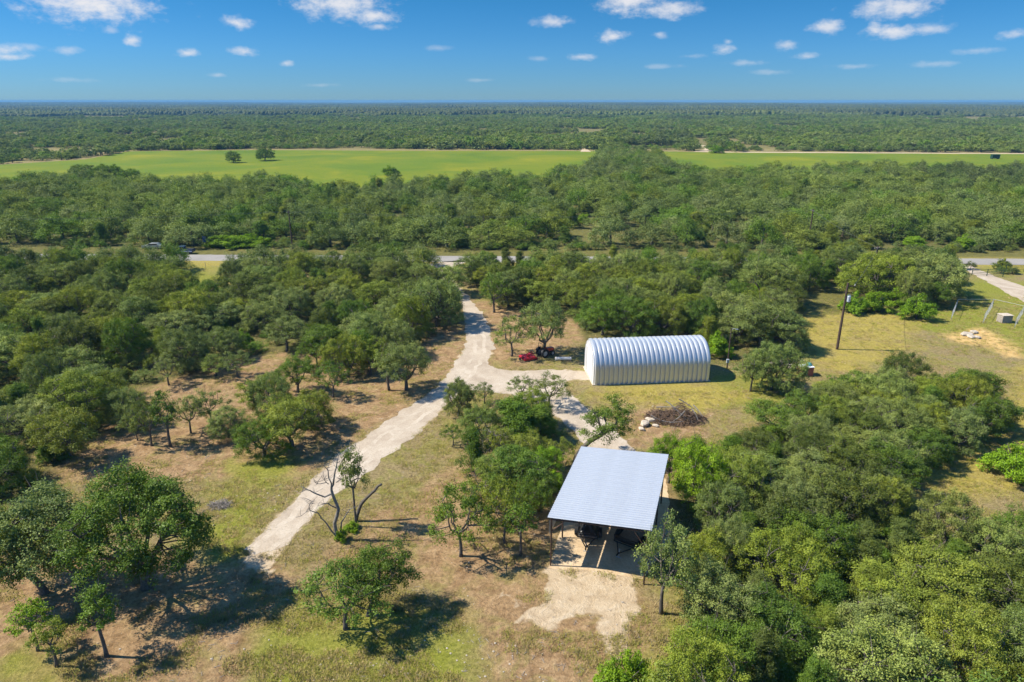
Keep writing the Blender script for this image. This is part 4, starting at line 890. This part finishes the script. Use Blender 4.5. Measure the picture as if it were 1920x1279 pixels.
vx, vy = at(287, 466.5); vehicle('parked_car', vx, vy, math.pi+.05, 'carsilver', 'silver car half hidden by trees beyond the road', 'car', False)
vx, vy = at(385, 461); e = empty('road_sign', (vx, vy, 0)); tag(e, 'small plain blue roadside sign on a post', 'sign'); MB().box((0, 0, 1.75), (1.0, .03, 1.5), bev=.01).build('sign_panel', M['signblue'], e); MB().tube([(0, .05, -.2), (0, .05, 2.45)], .04, 6).build('post', M['greymetal'], e)
def fence(name, pts, h, rails, mat, label, rail_r=.05, post_r=.07, spacing=3.0, partname='rail'):
    e = empty(name, (pts[0][0], pts[0][1], 0)); tag(e, label, 'fence')
    for a, b in zip(pts, pts[1:]):
        a, b = Vector((*a, 0)), Vector((*b, 0)); n = max(1, round((b-a).length/spacing)); o0 = Vector((pts[0][0], pts[0][1], 0))
        for k in range(n+1):
            if k == 0 and a != Vector((*pts[0], 0)): continue
            q = a.lerp(b, k/n)-o0; MB().tube([(q.x, q.y, -.2), (q.x, q.y, h)], post_r, 6).build('post', M[mat], e)
        for z in rails: MB().tube([a-o0+Vector((0, 0, z)), b-o0+Vector((0, 0, z))], rail_r, 5).build(partname, M[mat], e)
    return e
fence('pipe_fence', gp([(1822,516),(1850,517.5),(1880,519.5)]), 1.5, (.35, .7, 1.05, 1.4), 'pipegreen', 'dark pipe fence with gate rails beside the pale side drive', .045, .08, 3)
fence('pipe_fence', gp([(1885,509),(1990,510)]), 1.5, (.4, .8, 1.2, 1.45), 'pipegreen', 'dark pipe fence on the green verge farther along the road', .045, .08, 4)
fence('wire_fence', gp([(330,502),(470,503)]), 1.25, (.3, .6, .9, 1.2), 'greymetal', 'thin wire fence across the grass gap beside the road', .012, .045, 3.5, 'wire_strand')
# chain-link pen
pen = empty('chain_link_pen', (*at(1842, 606), 0)); tag(pen, 'open galvanised chain-link dog pen on the mown grass', 'pen'); o0 = pen.location.copy()
rows = [(at(1783, 600), at(1793, 577)), (at(1843, 606), at(1860, 577)), (at(1902, 614), at(1917, 590))]
for a, b in rows:
    a, b = Vector((*a, 0))-o0, Vector((*b, 0))-o0
    for k in range(4): q = a.lerp(b, k/3); MB().tube([(q.x, q.y, -.2), (q.x, q.y, 1.6)], .045, 6).build('post', M['greymetal'], pen)
    MB().tube([a+Vector((0, 0, 1.55)), b+Vector((0, 0, 1.55))], .03, 6).build('top_rail', M['greymetal'], pen)
    m_ = MB(); n = int((b-a).length/.28); hgt = Vector((0, 0, 1.75))
    for k in range(-5, n):
        for z0, z1 in ((0, 1.5), (1.5, 0)):
            t0, t1 = k*.28, k*.28+1.5; L_ = (b-a).length
            p0 = a.lerp(b, max(0, t0)/L_)+Vector((0, 0, z0+(z1-z0)*max(0, -t0)/1.5)); e1 = min(t1, L_); p1 = a.lerp(b, e1/L_)+Vector((0, 0, z0+(z1-z0)*(e1-t0)/1.5)); m_.tube([p0, p1], .003, 3, False)
    m_.build('wire_mesh', M['greymetal'], pen)['kind'] = 'stuff'
for (a, b), (c2, d2) in zip(rows, rows[1:]): MB().tube([Vector((*b, 1.55))-o0, Vector((*d2, 1.55))-o0], .03, 6).build('top_rail', M['greymetal'], pen)
dx_, dy_ = at(1882, 604); e = empty('dog_house', (dx_, dy_, 0), .1); tag(e, 'weathered grey wooden dog house inside the chain-link pen', 'dog house')
for i in range(6): MB().box((0, -.62, .14+i*.21), (1.7, .05, .2)).build('plank', M['oldwood'], e); MB().box((0, .62, .14+i*.21), (1.7, .05, .2)).build('plank', M['oldwood'], e)
for s_ in (-1, 1): MB().box((s_*.86, 0, .66), (.05, 1.25, 1.25)).build('end_board', M['oldwood'], e)
MB().box((0, 0, 1.32), (1.9, 1.5, .06), bev=.015).build('roof', M['limestone'], e)
# far boxes by the meadow
fx_, fy_ = at(1865, 298); e = empty('hunting_blind', (fx_, fy_, 0)); tag(e, 'dark green box blind standing out in the meadow strip', 'blind')
bl = MB(); bl.box((0, 0, 1.5), (4.6, 2.4, 2.2), bev=.06); bl.build('cabin', M['darkgreen'], e); MB().box((0, 0, 2.66), (4.9, 2.7, .12)).build('roof', M['darkgreen'], e); MB().box((.2, -1.21, 1.9), (2.6, .04, .5)).build('window', M['glass_dark'], e)
for q in (-2, 2): MB().box((q, 0, .2), (.2, 2.2, .42)).build('skid', M['black'], e)
fx_, fy_ = at(1343, 278); e = empty('storage_tank', (fx_, fy_, 0)); tag(e, 'small teal tank by the dirt track at the far meadow edge', 'tank')
MB().tube([(0, 0, 0), (0, 0, .2), (0, 0, 2.6), (0, 0, 2.9)], [1.9, 2, 2, 1.2], 16).build('body', M['teal'], e); MB().tube([(0, 0, 2.9), (0, 0, 3.1)], .4, 10).build('lid', M['teal'], e)

# ------------------------------------------------------------------ pump house, stones, brush pile
bx_, by_ = at(1512, 706); e = empty('pump_house', (bx_, by_+.6, 0), .12); tag(e, 'tiny red brick pump house with teal lid', 'pump house')
MB().box((0, 0, .62), (1.7, 1.2, 1.24), bev=.02).build('wall', M['brick'], e); MB().box((-.25, -.615, .55), (.5, .05, .8)).build('door', M['oldwood'], e); MB().box((0, 0, 1.29), (1.85, 1.35, .08), bev=.02).build('roof_lid', M['galv_wall'], e)
MB().tube([(.45, .1, 1.33), (.45, .1, 1.5), (.45, .1, 1.72)], [.4, .42, .2], 12).build('tank', M['teal'], e)
def rock(name, x, y, sx, sy, sz, rz, mat, label, cat, group, seed):
    rng = np.random.default_rng(seed); m_ = MB(); n = 9
    rings = [(-.5, .75), (-.1, 1.0), (.3, .95), (.5, .6)]; off = rng.uniform(.78, 1.15, n)
    vs = [(sx/2*r_*off[k]*math.cos(6.283*k/n)*rng.uniform(.93, 1.07), sy/2*r_*off[k]*math.sin(6.283*k/n)*rng.uniform(.93, 1.07), sz*(zz+.45)+rng.normal()*.02) for zz, r_ in rings for k in range(n)]
    m_.add(vs, [(i*n+k, i*n+(k+1) % n, (i+1)*n+(k+1) % n, (i+1)*n+k) for i in range(3) for k in range(n)]+[tuple(3*n+k for k in range(n))])
    o_ = m_.build(name, M[mat], None); o_.location = (x, y, 0); o_.rotation_euler = (0, 0, rz); tag(o_, label, cat, group)
r = random.Random(5)
for i, (px, py, s1) in enumerate(((1448,682,1.5),(1460,680,1.2),(1470,683,1.6),(1478,687,1.3),(1487,690,1.5),(1493,688,1.0),(1502,678,.7))):
    x, y = at(px, py); rock('limestone_slab', x, y, s1*1.25, s1*.9, .3, r.random()*3, 'limestone', 'pale limestone slab lying behind the brick pump house', 'stone', 'limestone slabs by the pump house', i)
for i, (px, py, s1, lab) in enumerate(((1208,798,1.5,'largest pale boulder beside the brush pile'),(1219,790,1.2,'pale boulder between the largest boulder and the brush pile'),(1202,806,.9,'small pale boulder in front of the largest one'),(1229,800,.8,'small pale boulder against the brush pile foot'))):
    x, y = at(px, py); rock('boulder', x, y, s1*.95, s1*.7, s1*.36, r.random()*3, 'limestone', lab, 'boulder', 'boulders by the brush pile', 20+i)
for i, (px, py, s1) in enumerate(((1812,628,1.6),(1820,632,1.3),(1826,624,1.1),(1832,634,.9))):
    x, y = at(px, py); rock('rubble_stone', x, y, s1*1.4, s1, .35, r.random()*3, 'stone_pale', 'pale rubble stone on the orange dirt patch', 'stone', 'rubble stones on the orange dirt', 40+i)
bx_, by_ = at(1266, 786); e = empty('brush_pile', (bx_, by_, 0)); tag(e, 'heap of reddish brown cut brush with bleached branches', 'brush pile')
rng = np.random.default_rng(9); m_ = MB()
for k in range(900):
    a = rng.uniform(0, 6.283); u = math.sqrt(rng.uniform()); x, y = 3.6*u*math.cos(a), 2.0*u*math.sin(a); z = rng.uniform(.05, max(.15, 2.3*(1-u**1.6)*(.75+.35*math.sin(x*1.7)))); d = rng.normal(size=3)*np.array([1, .8, .35]); d /= np.linalg.norm(d); l = rng.uniform(.4, 1.3)
    m_.tube([np.array((x, y, z))-d*l/2, np.array((x, y, z))+d*l/2+rng.normal(size=3)*.1], [.035, .012], 4, False)
m_.build('twigs', M['brush'], e)['kind'] = 'stuff'
for a, b in (((-1.2, .3, 2.2), (1.0, -1.5, .5)), ((-.4, -.2, 1.5), (1.6, -1.4, .3)), ((1.6, -.6, 1.6), (2.2, -1.6, .6)), ((-3.0, -.6, .8), (-.8, -1.6, .3)), ((2.0, .2, 1.7), (2.8, -1.2, .9)), ((-2.2, .5, 1.3), (.2, -.8, 1.9)), ((.4, .6, 2.3), (2.6, -.3, 1.0)), ((-1.8, -1.2, .4), (.6, -1.7, .6)), ((.8, -.9, 1.5), (-.6, -1.5, .5))):
    mid = (np.array(a)+np.array(b))/2+rng.normal(size=3)*.2; MB().tube(curve3(a, mid, b, 6), [.075, .07, .06, .05, .04, .025], 6).build('branch', M['bark_grey'], e)
bx_, by_ = at(413, 948); e = empty('brush_pile', (bx_, by_, 0)); tag(e, 'small grey twig heap on the dry grass west of the driveway', 'brush pile'); m_ = MB()
for k in range(160):
    a = rng.uniform(0, 6.283); u = math.sqrt(rng.uniform()); q = np.array((.95*u*math.cos(a), .7*u*math.sin(a), rng.uniform(.03, .5*(1.1-u)))); d = rng.normal(size=3)*np.array([1, 1, .4]); d /= np.linalg.norm(d); m_.tube([q-d*.4, q+d*.4], [.022, .008], 4, False)
m_.build('twigs', M['oldwood'], e)['kind'] = 'stuff'

# ------------------------------------------------------------------ dead tree and broken trunk (limbs read off the photo, with their own depth)
def limbs_tree(name, bpx, bpy, zx0, zy0, limbs, label, mat='bark_grey', k_=.1877):
    bx, by = at(bpx, bpy); dep = by*cp+CAMH*sp; u = dep/FPX*k_; e = empty(name, (bx, by, 0)); tag(e, label, 'dead tree'); rng = np.random.default_rng(31); first = True
    for pts, r0, r1, dy0, dy1 in limbs:
        n = len(pts); P_ = [np.array(((x-zx0)*u, dy0+(dy1-dy0)*i/max(1, n-1), max(-.15, (zy0-y)*u/.90-.05))) for i, (x, y) in enumerate(pts)]
        D = [P_[0]]
        for a, b in zip(P_, P_[1:]): D += [a+(b-a)*.5+rng.normal(size=3)*.05, b]
        m_ = MB(); m_.tube(D, list(np.linspace(r0, r1, len(D))*.7), 8)
        if not first and name == 'dead_tree':
            for _ in range(9):
                q = D[rng.integers(len(D)//2, len(D))]; v_ = rng.normal(size=3)*np.array([.45, .4, .3])+np.array([0, 0, .25]); m_.tube(curve3(q, q+v_*.6+rng.normal(size=3)*.08, q+v_, 4), [.02, .016, .012, .006], 4, False)
        m_.build('trunk' if first else 'limb', M[mat], e, True); first = False
    return e
limbs_tree('dead_tree', 635, 1013, 400, 1130, [
    ([(398, 1135), (385, 1050), (375, 950), (425, 810), (392, 700), (372, 620), (395, 560)], .26, .14, 0, .2), ([(395, 560), (420, 440), (440, 370), (462, 285)], .12, .03, .2, .6), ([(372, 620), (385, 540), (372, 400), (342, 345)], .11, .03, .2, -.4), ([(420, 550), (478, 538)], .06, .02, .3, .6),
    ([(380, 655), (310, 672), (220, 612), (150, 562), (100, 578)], .12, .025, .2, -.9), ([(360, 540), (340, 500), (333, 440)], .05, .02, -.1, -.5), ([(345, 518), (265, 517), (272, 485)], .05, .015, -.2, -.6), ([(388, 1090), (345, 1010), (300, 900), (250, 800), (172, 742), (95, 800)], .11, .025, 0, -1.0), ([(172, 742), (190, 682), (232, 668)], .05, .015, -.8, -1.1),
    ([(415, 800), (340, 730), (248, 730)], .08, .03, .1, -.5), ([(405, 1125), (440, 950), (500, 862), (560, 822), (600, 815)], .10, .03, 0, .7)], 'dead grey leafless tree with crooked limbs beside the lower driveway')
limbs_tree('broken_trunk', 667, 978, 565, 950, [([(562, 950), (620, 790), (690, 715), (765, 655), (835, 598)], .24, .15, 0, .6)], 'charred broken trunk leaning beside the dead tree', 'bark')
sh = SHAPES['shrub0']
for px, py, w, h, lab in ((636, 1010, 1.3, 1.5, 'low green regrowth at the foot of the dead tree'), (655, 990, 1.6, 1.0, 'low green bush between the dead tree and the broken trunk')):
    x, y = at(px, py); plant('shrub1', x+.3, y-.3, h, w, 1.0, 'fresh green', lab)

# ------------------------------------------------------------------ grass tufts and loose stones (uncountable: kind stuff)
m, t, o = newmat('grass_blade'); oi = N(t, 'ShaderNodeObjectInfo'); d = N(t, 'ShaderNodeBsdfDiffuse'); tl_ = N(t, 'ShaderNodeBsdfTranslucent'); ms = N(t, 'ShaderNodeMixShader'); ms.inputs[0].default_value = .1
cc = ramp(t, oi.outputs['Random'], [(0, (.44, .33, .17)), (.4, (.38, .30, .13)), (.65, (.33, .30, .07)), (1, (.24, .27, .045))]); t.links.new(cc, d.inputs[0]); un = N(t, 'ShaderNodeCombineXYZ'); un.inputs[2].default_value = 1.0; t.links.new(un.outputs[0], d.inputs['Normal']); t.links.new(cc, tl_.inputs[0]); t.links.new(d.outputs[0], ms.inputs[1]); t.links.new(tl_.outputs[0], ms.inputs[2]); t.links.new(ms.outputs[0], o.inputs[0])
M['grass_dry'] = m
def tuft(i):
    rng = np.random.default_rng(700+i); V, Fc = [], []
    for k in range(26):
        a = rng.uniform(0, 6.283); l = rng.uniform(.08, .24); q = np.array((rng.normal()*.16, rng.normal()*.16, -.02)); s_ = np.array((-math.sin(a), math.cos(a), 0))*.018; e_ = q+np.array((math.cos(a)*l*.6, math.sin(a)*l*.6, l)); b = len(V); V += [q-s_, q+s_, e_]; Fc.append((b, b+1, b+2))
    return lone('proto', mesh_np(f'tuft{i}', np.array(V), [(np.array(Fc), 0)], [M['grass_dry']]))
TU = proto_collection('tufts', [tuft(i) for i in range(4)])
n = 60000; r_ = np.random.default_rng(8); Y = 30+95*r_.random(n)**1.6; X = (r_.random(n)-.5)*2*(.82*Y+6)
ok = np.ones(n, bool)
for q in [DRIVE, PAD, HUT]: ok &= ~inpoly(X, Y, q)
dirtm = np.zeros(n, bool)
for q in G_DIRT: dirtm |= inpoly(X, Y, q)
ok &= (vnoise(X, Y, 2.2, 61)*.6+vnoise(X, Y, 7, 62)*.4 > np.where(dirtm, .56, .36))
X, Y = X[ok], Y[ok]; n = len(X); s_ = r_.uniform(.6, 1.5, n)
instancer('grass', np.stack([X, Y, np.zeros(n)], 1), np.stack([s_, s_, s_*r_.uniform(.6, 1.2, n)], 1), r_.uniform(0, 6.28, n), r_.integers(0, 4, n), TU, 'short dry grass tufts over the open ground', 'grass')
def pebble(i):
    rng = np.random.default_rng(720+i); m_ = MB(); n = 6; m_.add([(.5*math.cos(1.047*k)*rng.uniform(.7, 1.2)*s_, .4*math.sin(1.047*k)*rng.uniform(.7, 1.2)*s_, z) for z, s_ in ((-.1, .9), (.12, 1), (.28, .6)) for k in range(n)], [(i_*n+k, i_*n+(k+1) % n, (i_+1)*n+(k+1) % n, (i_+1)*n+k) for i_ in range(2) for k in range(n)]+[tuple(12+k for k in range(n))])
    return lone('proto', m_.mesh(f'pebble{i}', M['stone_pale']))
PB = proto_collection('pebbles', [pebble(i) for i in range(4)])
n = 5000; Y = 31+60*r_.random(n)**1.8; X = (r_.random(n)-.5)*2*(.8*Y+4); ok = ~inpoly(X, Y, HUT) & (vnoise(X, Y, 4, 65) > .58); X, Y = X[ok], Y[ok]; n = len(X); s_ = .04+.16*r_.random(n)**4
instancer('loose_stones', np.stack([X, Y, np.full(n, .01)], 1), np.stack([s_, s_, s_*.8], 1), r_.uniform(0, 6.28, n), r_.integers(0, 4, n), PB, 'loose pale limestone chips scattered on the dry ground', 'stones')

def stick(i):
    rng = np.random.default_rng(740+i); m_ = MB(); e_ = np.array((rng.uniform(.5, 1.0), rng.normal()*.15, .03)); m_.tube(curve3((0, 0, .02), e_*.5+np.array((0, rng.normal()*.12, .05)), e_, 4), [.022, .018, .014, .007], 4, False)
    for _ in range(2): q = e_*rng.uniform(.3, .8); m_.tube([q, q+np.array((rng.uniform(.1, .35), rng.normal()*.25, .06))], [.012, .006], 4, False)
    return lone('proto', m_.mesh(f'stick{i}', M['oldwood']))
SK = proto_collection('sticks', [stick(i) for i in range(4)])
n = 3200; Y = 31+75*r_.random(n)**1.6; X = (r_.random(n)-.5)*2*(.8*Y+4); ok = ~inpoly(X, Y, HUT) & ~inpoly(X, Y, DRIVE) & ~inpoly(X, Y, PAD) & (vnoise(X, Y, 4, 66) > .5); X, Y = X[ok], Y[ok]; n = len(X); s_ = r_.uniform(.3, .8, n)
instancer('fallen_twigs', np.stack([X, Y, np.full(n, .01)], 1), np.stack([s_, s_, s_], 1), r_.uniform(0, 6.28, n), r_.integers(0, 4, n), SK, 'fallen grey twigs littering the dry ground', 'twigs')

# ------------------------------------------------------------------ air
m, t, o = newmat('haze'); pv_ = N(t, 'ShaderNodeVolumePrincipled'); pv_.inputs['Color'].default_value = (.19, .46, .78, 1); pv_.inputs['Density'].default_value = 1.25e-4; pv_.inputs['Density Attribute'].default_value = ''; pv_.inputs['Anisotropy'].default_value = 0.0
t.links.new(pv_.outputs[0], o.inputs['Volume'])
hz = MB().box((0, 5500, 18.5), (23600, 12600, 40)).build('haze', m, None); tag(hz, 'thin blue haze over the whole landscape', 'haze', kind='stuff')
